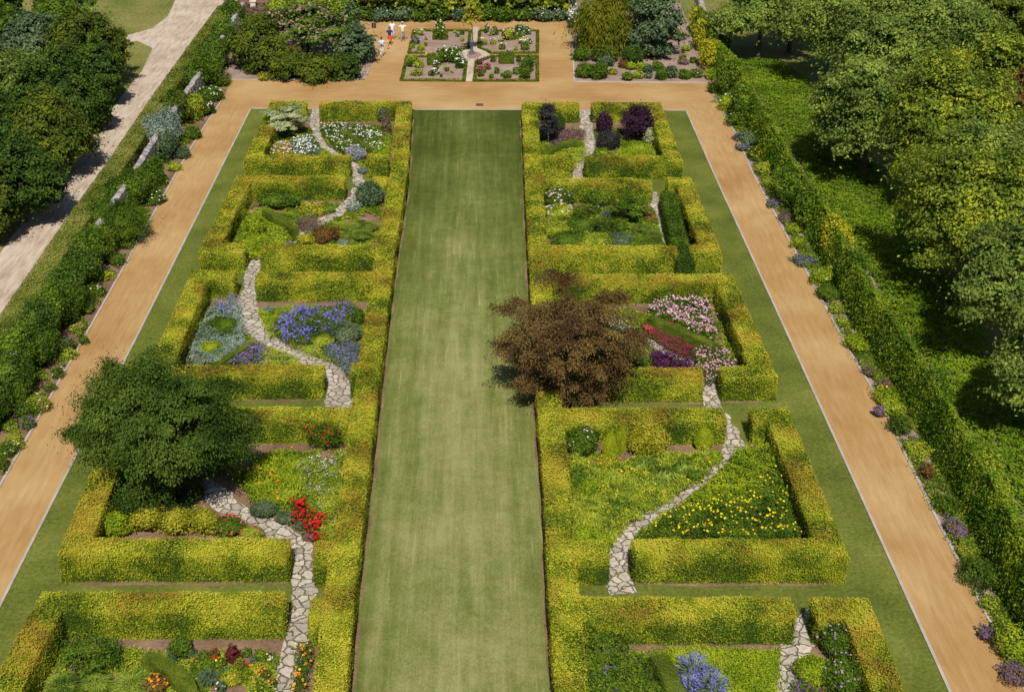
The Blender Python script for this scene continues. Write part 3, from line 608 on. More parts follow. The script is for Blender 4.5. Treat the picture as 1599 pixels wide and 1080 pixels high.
# ================================================================== GARDEN ROOMS: PLANTS
def filler(label, poly, h=.22, mats=('herb',), dens=.55, cut=-.15, leaf=.08):
    for m_ in mats:
        o = patch(label, poly, h, m_, leaf=leaf, dens=dens, name='ground_cover', cat='ground cover', kind='stuff', rough=.9)
        me = o.data; n = len(me.polygons); co = np.zeros(len(me.vertices) * 3); me.vertices.foreach_get('co', co); co = co.reshape(-1, 4, 3); c_ = co.mean(1) + np.array(o.location)
        ph = (sum(map(ord, m_)) % 7); f = np.sin(c_[:, 0] * 1.9 + ph + 1.7 * np.sin(c_[:, 1] * 1.1)) * np.sin(c_[:, 1] * 1.6 + 1.3 * np.sin(c_[:, 0] * 1.4 + ph)) + .35 * np.sin(c_[:, 0] * 6 + c_[:, 1] * 5)
        keep = f > cut
        for q_ in PATHS:
            for x_, y_, hw_ in q_[::2]: keep &= (c_[:, 0] - x_) ** 2 + (c_[:, 1] - y_) ** 2 > (hw_ * .95) ** 2
        loc = tuple(o.location); mb = MB(); V = co[keep].reshape(-1, 3) + np.array(loc); k = keep.sum(); mb.add(V, np.arange(4 * k).reshape(k, 4), rng.random(k)); nm = o.name
        bpy.data.objects.remove(o); tag(mb.build('ground_cover', m_, origin=loc), label, 'ground cover', None, 'stuff')
for lab, q in (('the far left room', [(428, 200), (612, 196), (603, 262), (400, 262)]), ('the second left room', [(386, 318), (596, 318), (586, 400), (350, 405)]), ('the blue room', [(320, 482), (582, 482), (565, 600), (520, 565), (300, 565)]),
               ('the big green tree room', [(330, 706), (545, 704), (530, 850), (500, 850), (440, 800), (350, 740)]), ('the nearest left room', [(95, 1010), (450, 1022), (430, 1100), (60, 1100)]), ('the far right room', [(842, 205), (1022, 200), (1036, 260), (846, 262)]),
               ('the pale rose room', [(854, 320), (1020, 325), (1040, 395), (856, 398)]), ('the phlox room', [(868, 482), (1120, 480), (1160, 570), (872, 600)]), ('the yellow room', [(888, 706), (1218, 706), (1270, 850), (900, 860)]), ('the nearest right room', [(908, 1015), (1225, 1016), (1225, 1100), (910, 1100)])):
    filler('low mixed green ground cover between the plants of ' + lab, q, .25, ('herb',), .95, -.55)
    filler('low darker green ground cover between the plants of ' + lab, q, .34, ('green',), .65, -.1)
    filler('fresh lime green low plants dotted through ' + lab, q, .30, ('lime',), .6, .3)
# --- far left room
tree('pale variegated tiered dogwood shrub in the far left garden room', 446, 187, 1.35, 62, .95, 'variegated', n_cl=46, per=150, leaf=.11, clr=.26, flat=.28, cat='shrub', name='variegated_shrub', zmin=-.5, trunk_r=.05, up=1.0, lump=.4, fuzz=0)
patch('yellow-orange leaved hydrangea with pink blooms in the far left garden room', [(413, 226), (452, 222), (456, 243), (412, 244)], .55, 'gold', flower=[('palepink', 9, .14, 1.1), ('coral', 2, .10, 1.05)], name='hydrangea_clump', cat='flowers')
patch('dense white flowers left of the far stone path', [(456, 218), (484, 214), (496, 234), (492, 243), (457, 244)], .5, 'bluegreen', flower=[('white', 17, .10, 1.1)], name='white_flowers')
patch('loose white flowers right of the far stone path', [(500, 198), (520, 195), (560, 196), (596, 207), (602, 224), (596, 238), (560, 244), (528, 236), (508, 214)], .5, 'green', flower=[('white', 7, .10, 1.12), ('cream', 2, .09, 1.1)], name='white_flowers')
shrub('silvery twiggy shrub with pale flowers over the far stone path', 556, 240, 32, 1.0, 'silver', leaf=.07, dens=.45, flower=('dusk', 90, .08), core=False)
shrub('brownish pink twiggy shrub by the hedge, far left room', 603, 192, 16, 1.9, 'twig', leaf=.09, dens=.5, core=False)
shrub('small grey-blue shrub against the far hedge', 597, 180, 16, 1.2, 'bluegreen', dens=.6, core=False)
patch('bright green leafy clump by the lawn hedge, far left room', [(584, 226), (605, 214), (607, 246), (585, 250)], .5, 'lime', name='leafy_clump', cat='plant')
tuft('small grey-green tuft beside the white flowers', 492, 238, 26, .5, 'silver', n=300)
shrub('small round pale herb at the path foot, far left room', 566, 266, 16, .5, 'silver', stem=False, dens=.8, leaf=.07)
# --- second left room
shrub('dark green spreading shrub against the golden hedge, second left room', 440, 312, 66, 1.0, 'green', leaf=.10, dy=.7, lump=.35)
shrub('tall lime-yellow shrub at the corner of the second left room', 398, 352, 34, 1.5, 'lime', leaf=.10, lump=.25)
patch('lime green ground planting in the second left room', [(384, 345), (412, 330), (432, 352), (452, 374), (440, 385), (404, 404), (380, 402)], .55, 'lime', name='leafy_drift', cat='plant', dens=1.1)
shrub('green bushy shrub by the clipped wedge hedge', 432, 366, 34, .9, 'herb', leaf=.09)
shrub('small leafy lime shrub under the hedge end', 405, 384, 26, .9, 'lime', leaf=.09)
patch('yellow and green hosta row against the hedge foot', [(470, 322), (500, 319), (512, 329), (500, 335), (474, 335)], .35, 'gold', leaf=.13, name='hosta_row', cat='plant')
tuft('small dark tuft right of the hostas', 517, 328, 18, .5, n=260)
shrub('brown twiggy see-through shrub in the second left room', 482, 348, 40, 1.0, 'twig', leaf=.07, dens=.35, core=False)
shrub('bronze and green low shrub in the second left room', 509, 366, 46, .8, 'rustleaf', leaf=.09)
shrub('yellow-green low shrub beside the bronze one', 478, 373, 28, .7, 'gold', leaf=.09, dens=.9)
shrub('large round grey-green shrub beside the lawn hedge', 577, 303, 50, 1.5, 'bluegreen', leaf=.10, lump=.2)
shrub('pale flowered herb beside the round grey-green shrub', 552, 322, 26, .7, 'silver', leaf=.07, dens=.6, core=False, flower=('cream', 40, .07))
for i_, (x, y, w_) in enumerate([(549, 356, 36), (575, 354, 38), (564, 367, 42), (541, 368, 26)]):
    tuft('fine green ornamental grass, %s of the mass by the lawn hedge' % ['left back clump', 'right back clump', 'front middle clump', 'front left clump'][i_], x, y, w_, .75, n=1300, bw=.016, group='fine green grasses, second left room')
shrub('small pale herb at the foot of the grasses', 536, 380, 18, .4, 'silver', stem=False, leaf=.06)
def rockmb(px, py, wpx, h, name, label, cat, mat='rock', dy=.7):
    c = P(px, py, h * .4); r = wpx / 2 * sc(py); mb = MB(); n = 18
    L = Lumps(9, .22, .5); th = np.linspace(0, np.pi * .62, 9); ph = np.linspace(0, 2 * np.pi, n, endpoint=False); t, p = np.meshgrid(th, ph, indexing='ij')
    D = np.stack([np.sin(t) * np.cos(p), np.sin(t) * np.sin(p), np.cos(t)], -1); k = L(D.reshape(-1, 3)).reshape(t.shape)
    V = D * k[..., None] * np.array([r, r * dy, h]); V[..., 2] = np.minimum(V[..., 2], h * .82 + .02 * np.sin(5 * V[..., 0])); V[0] = V[0].mean(0)
    mb.add(V, grid_faces(9, n, True), .5); o = mb.build(name, mat, origin=(c[0], c[1], 0), smooth=False); return tag(o, label, cat)
# --- blue room
patch('silver-blue foliage patch left of the stone path', [(327, 480), (368, 474), (380, 512), (384, 540), (352, 564), (296, 566), (304, 530)], .45, 'silver', leaf=.09, name='silver_foliage', cat='plant', rough=.7, dens=.9)
shrub('bright green mound inside the silver foliage', 346, 508, 52, .6, 'green', leaf=.09)
shrub('yellow-green mound inside the silver foliage', 330, 541, 34, .5, 'lime', leaf=.09, dens=.8)
patch('purple-blue flower spikes above the silver foliage', [(336, 474), (370, 470), (374, 490), (338, 494)], .6, 'silver', dens=.35, flower=[('blue', 9, .13, 1.4)], name='blue_flowers')
patch('lavender patch beside the low box hedge', [(346, 570), (368, 556), (396, 536), (412, 546), (408, 572)], .45, 'bluegreen', leaf=.06, dens=.7, spiky=1, flower=[('lavender', 55, .10, 1.15)], name='lavender_patch')
shrub('small golden ball in the lavender', 379, 563, 18, .45, 'lime', stem=False, leaf=.07)
patch('mixed yellow and grey herbs beside the stone path', [(408, 545), (428, 544), (462, 562), (472, 574), (410, 574)], .4, 'herb', leaf=.08, flower=[('lavender', 6, .10, 1.2)], name='herb_patch', cat='plant')
patch('smooth lime green ground cover behind the blue agapanthus', [(404, 484), (450, 480), (500, 478), (470, 500), (446, 522), (424, 528), (412, 505)], .3, 'lime', leaf=.07, dens=1.1, name='ground_cover', cat='plant')
shrub('small blue-grey tuft on the lime ground cover', 420, 484, 18, .4, 'silver', stem=False, leaf=.07)
shrub('small silver tuft beside the agapanthus', 446, 498, 20, .5, 'silver', stem=False, leaf=.07)
patch('long drift of blue agapanthus flowers', [(430, 505), (450, 495), (492, 482), (550, 476), (560, 492), (520, 520), (486, 538), (448, 536), (432, 524)], .45, 'green', leaf=.09, dens=.9, flower=[('blue', 6, .20, 1.55), ('blue', 2.5, .15, 1.3)], name='agapanthus_drift')
shrub('round green shrub among the agapanthus', 497, 505, 40, .8, 'green', leaf=.09)
shrub('round dark blue-green shrub by the lawn hedge, blue room', 541, 520, 50, 1.0, 'bluegreen', leaf=.09, dens=1.2)
shrub('green leafy shrub in the back corner of the blue room', 559, 494, 22, .9, 'green', leaf=.09)
patch('deep blue catmint drift curving along the stone path', [(514, 540), (562, 536), (560, 570), (545, 590), (532, 570), (505, 555)], .4, 'bluegreen', leaf=.07, dens=.9, flower=[('blue', 22, .08, 1.12), ('lavender', 15, .08, 1.1)], name='catmint_drift')
patch('low pale green planting at the path edge, blue room', [(448, 536), (486, 540), (520, 560), (520, 566), (486, 556), (455, 542)], .3, 'herb', leaf=.07, flower=[('lavender', 4, .09, 1.2)], name='herb_patch', cat='plant')
shrub('yellow-green mound between agapanthus and catmint', 505, 533, 36, .55, 'herb', leaf=.08)
# --- room of the green tree
tree('big dark green feathery-leaved tree spreading over the left garden room', 249, 668, 3.7, 236, 2.6, 'robinia', dy=.95, n_cl=210, per=380, leaf=.125, clr=.15, flat=.62, name='robinia_tree', lump=.6, fuzz=.06, lobes=[(128, 676, 2.6, 60, 10), (185, 592, 3.2, 60, 9), (340, 610, 4.0, 90, 12), (250, 570, 4.6, 90, 10), (240, 770, 1.2, 110, 14), (345, 700, 2.4, 70, 9), (160, 640, 3.2, 70, 9)], asp=.5, droop=.25, up=.45, zmin=-.3, trunk_r=.2, hollow=.35)
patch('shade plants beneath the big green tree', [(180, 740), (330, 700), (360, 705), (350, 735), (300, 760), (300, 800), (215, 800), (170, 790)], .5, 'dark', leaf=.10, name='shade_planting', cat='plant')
shrub('red-flowered rose bush beside the lawn hedge', 508, 676, 66, 1.2, 'green', leaf=.085, dens=.55, core=False, lump=.4, flower=('red', 34, .12))
patch('broad lime-green daylily bed with a few orange flowers', [(384, 760), (400, 720), (430, 703), (460, 708), (478, 735), (466, 775), (450, 790), (416, 788), (390, 780)], .5, 'lime', leaf=.09, dens=.9, spiky=1, flower=[('orange', .9, .17, 1.15)], name='daylily_bed')
patch('mixed wild flowers with pale purple blooms', [(462, 718), (535, 712), (533, 760), (520, 795), (488, 780), (468, 770)], .45, 'herb', leaf=.08, dens=.5, flower=[('dusk', 4, .11, 1.4), ('white', 2, .11, 1.4)], name='wildflower_bed', rough=.8)
shrub('dark green mound beside the near stone path, larger of two', 412, 795, 44, .5, 'bluegreen', leaf=.07, dens=1.1)
shrub('dark green mound beside the near stone path, smaller one', 446, 808, 30, .45, 'bluegreen', leaf=.07)
shrub('small grey-green tuft left of the red flowers', 468, 820, 18, .4, 'bluegreen', leaf=.07, stem=False)
patch('bright scarlet flowering plant beside the near stone path', [(456, 786), (478, 780), (476, 798), (496, 806), (514, 801), (512, 812), (500, 820), (508, 838), (488, 843), (478, 822), (456, 816), (462, 802)], .55, 'redleaf', leaf=.09, dens=.35, flower=[('red', 60, .10, 1.15)], name='scarlet_flowers', rough=.8)
shrub('pinkish grey low mound in front of the scarlet flowers', 482, 836, 24, .35, 'twig', leaf=.07, stem=False)
patch('low green plants along the hedge right of the scarlet flowers', [(505, 775), (528, 765), (520, 845), (500, 860), (492, 845)], .35, 'herb', leaf=.08, dens=.7, name='ground_cover', cat='plant')
for k_, (x, y, w_) in enumerate([(228, 806, 62), (276, 813, 56), (318, 812, 52)]):
    shrub(['golden variegated shrub next to the bright green ball', 'golden variegated shrub, middle of the three behind the hedge', 'golden variegated shrub nearest the pink roses'][k_], x, y, w_, 1.05, 'gold', leaf=.10, dens=.75, group='golden variegated shrubs', lump=.35)
shrub('bright green round shrub in the hedge corner', 180, 817, 48, 1.1, 'lime', leaf=.10, dens=1.1)
shrub('blue-grey conifer sprig behind the golden shrubs', 214, 786, 26, 1.0, 'silver', leaf=.08, dens=.7)
shrub('pink-flowered rose bush between golden shrubs and stone path', 358, 819, 50, .75, 'green', leaf=.085, dens=.7, flower=('coral', 22, .11))
shrub('pink and red rose bush right beside the near stone path', 392, 832, 38, .6, 'herb', leaf=.08, dens=.7, flower=('hotpink', 14, .11))
rockmb(331, 783, 20, .35, 'garden_stone', 'rounded grey stone at the left edge of the stone path', 'stone')
rockmb(497, 918, 30, .28, 'stone_slab', 'rounded flat stone slab under the hedge beside the near path', 'stone')
rockmb(457, 378, 20, .3, 'garden_stone', 'pale rock beside the path in the second left room', 'stone')
shrub('wild green shrub at the foot of the hedge under the big tree', 300, 770, 40, .6, 'dark', leaf=.09, stem=False)
# --- nearest left room
patch('dark green leafy clump in the hedge corner, nearest left bed', [(92, 1000), (130, 994), (182, 1000), (190, 1030), (150, 1058), (100, 1040)], .75, 'green', leaf=.10, name='leafy_clump', cat='plant', dens=1.1, rough=.6)
for lab, x, y, w_, h_ in (('bright green grass clump in the nearest left bed, left one', 96, 1068, 60, .7), ('bright green grass clump beside the curved box hedge', 205, 1068, 70, .7), ('bright green grass clump in the nearest left bed, middle one', 150, 1066, 56, .6)):
    tuft(lab, x, y, w_, h_, n=1600, bw=.018, mat='grassblade', group='bright green grass clumps')
patch('thin mixed ground plants behind the grass clumps', [(180, 1020), (225, 1022), (240, 1045), (200, 1052)], .3, 'herb', dens=.4, name='ground_cover', cat='plant')
shrub('leafy green shrub in front of the rust-topped hedge', 281, 1009, 36, .8, 'green', leaf=.09)
shrub('small blue-grey tuft left under the green shrub', 270, 1024, 16, .35, 'bluegreen', leaf=.07, stem=False)
shrub('dark red-leaved plant in the nearest left bed', 363, 1022, 26, .8, 'redleaf', leaf=.14, dens=.6, core=False)
tuft('grey-green spiky grass in the nearest left bed', 327, 1058, 44, .55, 'bluegreen', n=700, bw=.02)
shrub('yellow-green low plant in the nearest left bed', 366, 1060, 30, .4, 'gold', leaf=.09, dens=.6, stem=False)
shrub('red-leaved plant with orange blooms inside the curved hedge', 243, 1068, 44, .6, 'rustleaf', leaf=.10, dens=.6, flower=('orange', 16, .13))
patch('orange and yellow flowers along the right edge of the near left path', [(464, 1010), (486, 1008), (484, 1040), (476, 1078), (458, 1080), (464, 1040)], .5, 'green', leaf=.08, flower=[('orange', 16, .13, 1.15), ('yellow', 4, .1, 1.1)], name='orange_flowers')
lb = ['red dotted leafy annual', 'small green annual with yellow dots', 'little blue-green annual', 'green annual with orange blooms', 'pale leafy annual', 'dark green low annual']
where = ['behind the spiky grass', 'in front of the red-leaved plant', 'close to the stone path', 'near the curved hedge', 'at the hedge foot', 'in the middle of the bed']
ann = [(305, 1030, 'herb', 'coral'), (318, 1024, 'green', None), (335, 1022, 'rustleaf', 'red'), (345, 1035, 'green', 'yellow'), (385, 1018, 'green', None), (398, 1030, 'bluegreen', None), (408, 1020, 'lime', None), (420, 1026, 'green', 'cream'), (380, 1040, 'green', 'red'), (372, 1032, 'herb', 'red'), (400, 1042, 'herb', 'orange'), (415, 1052, 'green', 'orange'), (425, 1066, 'green', 'orange'), (395, 1065, 'herb', 'coral'), (345, 1072, 'bluegreen', 'cream'), (310, 1050, 'green', None), (352, 1048, 'bluegreen', None), (330, 1036, 'green', None), (290, 1040, 'herb', None), (388, 1052, 'lime', None), (406, 1074, 'green', 'yellow'), (300, 1022, 'bluegreen', None)]
mname = {'herb': 'olive', 'green': 'green', 'rustleaf': 'bronze', 'bluegreen': 'blue-grey', 'lime': 'lime'}
for i_, (x, y, m_, f_) in enumerate(ann):
    shrub('small %s annual%s, %s from the left in the nearest left bed' % (mname[m_], ' with %s blooms' % f_ if f_ else '', ORD[sorted(a[0] for a in ann).index(x)]), x, y, rng.uniform(13, 22), rng.uniform(.25, .5), m_, leaf=.075, dens=.6, core=False, stem=False, flower=(f_, 7, .09) if f_ else None, name='bedding_plant', cat='plant', group='bedding plants, nearest left bed')
# --- far right room
tree('slim dark olive tree beside the lawn hedge, far right room', 856, 190, 1.7, 34, 1.5, 'smoky', n_cl=50, per=110, leaf=.10, clr=.3, flat=.6, bark='pale_bark', trunk_r=.05, cone=.7, name='slim_tree', zmin=-.8)
shrub('dark leafy growth beside the slim tree', 868, 192, 30, 1.6, 'dark', leaf=.09, dens=.7, core=False)
patch('reddish pink heather behind the curved hedge', [(862, 208), (888, 204), (913, 206), (908, 218), (880, 222), (860, 232)], .4, 'twig', leaf=.06, flower=[('pink', 8, .06, 1.05), ('plumspike', 20, .07, 1.05)], name='heather_patch')
patch('olive green low planting in front of the curved hedge', [(860, 246), (880, 232), (912, 222), (912, 240), (898, 262), (870, 262)], .5, 'herb', leaf=.08, name='ground_cover', cat='plant')
shrub('upright deep purple shrub left of the larger purple one', 943, 192, 26, 1.9, 'plum', leaf=.09, dens=1.2)
shrub('smoky grey-green round shrub below the purple shrubs', 950, 218, 42, 1.3, 'smoky', leaf=.085)
tree('large deep purple smoke bush, the tallest in the far right room', 997, 191, 1.35, 46, 1.3, 'plum', n_cl=42, per=190, leaf=.11, clr=.33, flat=1.1, name='purple_smoke_bush', cat='shrub', trunk_r=.05, zmin=-.7, lump=.35, core=.6)
patch('bright lime grasses in front of the purple shrubs', [(966, 234), (1014, 226), (1018, 246), (964, 246)], .5, 'lime', spiky=1, leaf=.09, name='lime_grasses', cat='plant')
tree('narrow green and cream cone shrub in the far right corner', 1013, 216, .8, 13, .8, 'variegated', n_cl=24, per=70, leaf=.08, clr=.5, flat=.9, name='cone_shrub', cat='shrub', trunk_r=.03, cone=.95)
# --- rose room, second right
shrub('rose bush with large pale pink blooms against the hedge', 868, 308, 56, 1.2, 'green', leaf=.09, dens=.7, flower=('palepink', 26, .17), lump=.4)
shrub('low rose bush with near white blooms, below the pink one', 873, 330, 52, .7, 'herb', leaf=.085, dens=.7, flower=('palepink', 18, .19))
shrub('leafy shrub with one magenta bloom against the hedge', 935, 306, 52, 1.1, 'ivyR', leaf=.09, dens=.6, flower=('hotpink', 2, .16), core=False)
shrub('dark green upright shrub in the middle of the rose room', 908, 330, 28, .8, 'pine', leaf=.08)
shrub('bluish herb beside the dark upright shrub', 928, 328, 22, .7, 'green', leaf=.08, flower=('dusk', 5, .1), dens=.7)
shrub('silver-grey mound at the back of the rose room', 948, 333, 20, .4, 'silver', leaf=.07, stem=False)
tree('golden green shrub with flat dark tiers, right of the rose room', 982, 326, .85, 58, .65, 'ivyR', n_cl=34, per=130, leaf=.10, clr=.30, flat=.22, name='tiered_shrub', cat='shrub', trunk_r=.05, zmin=-.2, up=1, lump=.4)
patch('small red and pink flowers beside the stone path, rose room', [(995, 330), (1018, 332), (1026, 348), (1000, 346)], .3, 'green', flower=[('coral', 12, .09, 1.1)], name='pink_flowers')
for k_, (x, y, w_, h_, m_) in enumerate([(872, 358, 56, .8, 'herb'), (908, 352, 54, .9, 'green'), (948, 354, 52, .9, 'green'), (890, 374, 60, .75, 'green'), (930, 376, 60, .8, 'herb'), (968, 374, 44, .75, 'bluegreen'), (968, 352, 30, .8, 'ivyR')]):
    shrub('%s sprawling rose bush, %s' % (mname.get(m_, 'golden'), ['back left of the tangled mass', 'back left of middle in the tangled mass', 'back right of middle in the tangled mass', 'front left of the tangled mass', 'front middle of the tangled mass', 'front right of the tangled mass', 'back right end of the tangled mass'][k_]), x, y, w_, h_, m_, leaf=.09, dens=.8, lump=.4, group='tangled rose bushes, second right room', name='rose_bush')
for k_, (x, y, w_) in enumerate([(1002, 356, 40), (1018, 366, 34)]): tuft(['fine dark grass clump left of the path, rose room', 'fine dark grass clump touching the path, rose room'][k_], x, y, w_, .6, n=1100, bw=.016)
patch('low leafy plants at the front of the rose room', [(980, 372), (1030, 370), (1036, 388), (985, 392)], .35, 'green', name='ground_cover', cat='plant')
# --- phlox room, third right
tree('big copper-brown leaved tree overhanging the lawn, right side', 893, 527, 3.6, 196, 2.6, 'bronze', dy=.95, n_cl=240, per=240, leaf=.115, clr=.13, flat=.6, name='copper_tree', lump=.7, fuzz=.06, tint=1, lobes=[(795, 545, 2.6, 60, 9), (805, 480, 3.4, 60, 9), (960, 470, 4.2, 80, 12), (880, 438, 5.2, 90, 12), (985, 535, 2.6, 60, 8), (900, 610, 1.2, 90, 10), (830, 600, 1.6, 60, 8)], asp=.42, droop=.5, up=.6, zmin=-.85, trunk_r=.13, bark='bark', hollow=.4)
patch('pink phlox drift behind the diagonal box hedge', [(1014, 480), (1040, 470), (1104, 466), (1112, 490), (1120, 526), (1112, 534), (1066, 510), (1018, 492)], .6, 'green', leaf=.09, flower=[('pink', 22, .10, 1.15), ('palepink', 8, .10, 1.15)], name='pink_phlox')
patch('magenta heather drift in front of the diagonal box hedge', [(1022, 508), (1040, 502), (1070, 518), (1102, 536), (1082, 552), (1076, 562), (1046, 548), (1016, 524)], .4, 'rustleaf', leaf=.06, flower=[('magenta', 60, .075, 1.05)], name='magenta_heather')
patch('small coral azalea at the end of the magenta drift', [(1006, 508), (1022, 506), (1018, 526), (1006, 522)], .45, 'rustleaf', flower=[('coral', 70, .09, 1.1)], name='coral_flowers')
patch('pink phlox clump by the stone path and hedge corner', [(1084, 548), (1110, 546), (1144, 560), (1148, 580), (1120, 590), (1106, 600), (1092, 584)], .7, 'green', leaf=.09, flower=[('pink', 26, .10, 1.15)], name='pink_phlox')
patch('dark purple flower spikes behind the front hedge', [(1018, 552), (1050, 556), (1080, 568), (1086, 582), (1020, 582)], .6, 'plum', leaf=.07, spiky=1, dens=.7, flower=[('plumspike', 40, .10, 1.15), ('magenta', 6, .07, 1.15)], name='purple_spikes')
patch('white flowers under the edge of the copper tree', [(935, 494), (965, 495), (1000, 524), (985, 530), (950, 510)], .3, 'bluegreen', dens=.6, flower=[('cream', 24, .09, 1.1)], name='white_flowers')
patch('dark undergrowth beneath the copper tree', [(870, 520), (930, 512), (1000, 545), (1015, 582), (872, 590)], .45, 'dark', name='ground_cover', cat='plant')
# --- yellow room, fourth right
shrub('dark green shrub with white blooms in the yellow room corner', 907, 688, 58, 1.25, 'green', leaf=.09, flower=('white', 9, .12), lump=.35)
def cone_shrub(label, px, py, wpx, h, rx_=.5):
    c = P(px, py, h * .5); r = wpx / 2 * sc(py, h / 2); base = (c[0], c[1], 0); n = int(5200 * h * r / .7); mb = MB()
    z = rng.random(n); a = rng.uniform(0, 6.283, n); pr = np.sin(np.clip(z * .9 + .12, 0, 1) * np.pi) ** .75 * (1 - .35 * z); rr = r * pr * (1 + .06 * np.sin(a * 5 + z * 9)) * (1 - .12 * rng.random(n))
    X = np.stack([c[0] + rr * np.cos(a), c[1] + rr * np.sin(a), z * h], 1); N = np.stack([np.cos(a), np.sin(a), .5 + 0 * a], 1) + rng.normal(size=(n, 3)) * .5
    ax = np.tile([0, 0, 1.], (n, 1)) + rng.normal(size=(n, 3)) * .3; leaves(mb, X, N, .10, asp=.4, axis=ax); ellipsoid(mb, (c[0], c[1], h * .45), (r * .7, r * .7, h * .42), .05, 12)
    e = bpy.data.objects.new('golden_conifer', None); COL.objects.link(e); e.location = base; e.empty_display_size = .1; tag(e, label, 'shrub')
    mb.build('foliage', 'goldcon', e, origin=base); mt = MB(); tube(mt, [base, (base[0], base[1], h * .5)], [.05, .03], 6); mt.build('trunk', 'bark', e, origin=base)
cone_shrub('upright golden conifer in front, left of the pair by the white-flowered shrub', 953, 697, 27, 1.7)
cone_shrub('taller golden conifer behind its twin in the yellow room', 970, 684, 18, 1.7)
cone_shrub('rounded golden conifer near the stone path, yellow room', 1099, 682, 34, 1.25)
shrub('big round golden shrub in the yellow room', 1010, 686, 70, 1.3, 'gold', leaf=.10, lump=.15, dens=1.1)
patch('mixed yellow-green perennials filling the yellow room', [(892, 712), (940, 722), (1010, 712), (1120, 705), (1124, 722), (1098, 745), (1050, 775), (1010, 800), (975, 822), (955, 850), (944, 868), (898, 866)], .5, 'herb', leaf=.10, dens=1.0, spiky=1, rough=.8, flower=[('yellow', .7, .12, 1.2)], name='perennial_bed')
for k_, (x, y, w_, h_, m_) in enumerate([(1005, 722, 50, .8, 'grassblade'), (1040, 738, 54, .8, 'grassblade'), (1068, 728, 40, .7, 'grassblade'), (1022, 752, 48, .6, 'grassblade'), (1092, 716, 30, .7, 'lime'), (955, 745, 44, .5, 'herb'), (925, 800, 50, .5, 'herb')]):
    tuft('%s strappy clump, %s' % ('pale green' if m_ == 'grassblade' else 'yellow-green', ['below the big round golden shrub', 'largest in the middle of the yellow room', 'right of the large middle clump', 'front of the middle clumps', 'under the rounded golden conifer', 'below the upright golden conifers', 'near the lawn hedge, yellow room'][k_]), x, y, w_, h_, m_, n=420, bw=.035, arch=.9, group='strappy clumps of the yellow room')
for k_, (x, y, w_, h_, m_, f_) in enumerate([(900, 745, 34, .7, 'green', None), (920, 760, 40, .6, 'lime', None), (985, 775, 46, .5, 'herb', None), (910, 835, 40, .7, 'lime', None), (935, 838, 34, .6, 'lime', None), (962, 790, 40, .45, 'green', None), (1085, 742, 28, .5, 'green', None), (950, 720, 36, .5, 'gold', 'yellow'), (1118, 712, 22, .5, 'lime', None)]):
    shrub('leafy perennial, %s' % ['dark green by the lawn hedge', 'lime by the lawn hedge', 'olive left of the path bend', 'lime at the hedge stub', 'lime beside the hedge stub, near the path', 'green left of the narrow path', 'green at the upper path edge', 'golden with yellow blooms under the conifers', 'small lime clump at the upper path'][k_], x, y, w_, h_, m_, leaf=.09, dens=.8, stem=False, flower=(f_, 14, .1) if f_ else None, name='leafy_perennial', cat='plant')
patch('tall green perennials at the top right of the yellow room', [(1152, 706), (1172, 690), (1206, 694), (1224, 740), (1240, 775), (1140, 790), (1060, 800), (1085, 772), (1125, 742)], .75, 'lime', leaf=.10, dens=.9, rough=.6, name='tall_perennials', cat='plant')
patch('dense green bed dotted with bright yellow daisies', [(1062, 796), (1150, 780), (1240, 760), (1262, 800), (1274, 842), (1000, 842), (1030, 815)], .7, 'green', leaf=.09, dens=1.0, flower=[('yellow', 8, .105, 1.1)], name='yellow_daisies')
patch('sparse yellow daisies on the upper right of the bed', [(1180, 745), (1228, 730), (1246, 775), (1180, 782)], .75, 'green', leaf=.09, dens=.6, flower=[('yellow', 4, .105, 1.12)], name='yellow_daisies')
patch('olive yellow perennials along the lower path edge', [(1000, 840), (1035, 800), (1065, 790), (1100, 800), (1060, 842)], .45, 'herb', leaf=.09, name='perennial_bed', cat='plant')
# --- nearest right room
shrub('loose dark green shrub at the hedge, nearest right bed', 948, 1006, 66, 1.0, 'green', leaf=.10, dens=.6, core=False, lump=.5)
patch('dark green leafy bed left of the low box hedge', [(918, 1030), (955, 1022), (1000, 1022), (1030, 1050), (1046, 1090), (920, 1090)], .6, 'green', leaf=.10, rough=.7, flower=[('purple', .7, .10, 1.15), ('blue', .6, .12, 1.3)], name='leafy_bed', cat='plant')
patch('golden green smooth ground cover in the nearest right bed', [(1040, 1012), (1110, 1014), (1214, 1019), (1216, 1050), (1210, 1095), (1070, 1095)], .35, 'lime', leaf=.07, dens=1.2, name='ground_cover', cat='plant', rough=.2)
for k_, (x, y, w_) in enumerate([(1083, 1044, 70), (1112, 1068, 66), (1076, 1072, 56)]):
    tuft(['spiky clump with violet-blue flower plumes, back one', 'spiky clump with violet-blue flower plumes, right one', 'spiky clump with violet-blue flower plumes, front left one'][k_], x, y, w_, .95, 'silver', n=420, bw=.018, arch=.3, flower=('blue', 40, .085), name='blue_flower_clump', cat='flowers', group='violet-blue plumes')
shrub('round lime-green shrub right of the near path', 1270, 1045, 60, .75, 'lime', leaf=.08, lump=.12, dens=1.2)
shrub('dark flowering shrub leaning on the hedge corner, upper one', 1308, 1002, 54, 1.2, 'green', leaf=.09, flower=('dusk', 12, .10), dy=1.3)
shrub('dark flowering shrub by the hedge, lower one', 1318, 1056, 62, 1.2, 'green', leaf=.09, flower=('dusk', 16, .10), dy=1.3)
patch('vivid purple flowers under the round lime shrub', [(1238, 1068), (1275, 1066), (1284, 1095), (1236, 1095)], .35, 'green', flower=[('purple', 35, .10, 1.1)], name='purple_flowers')

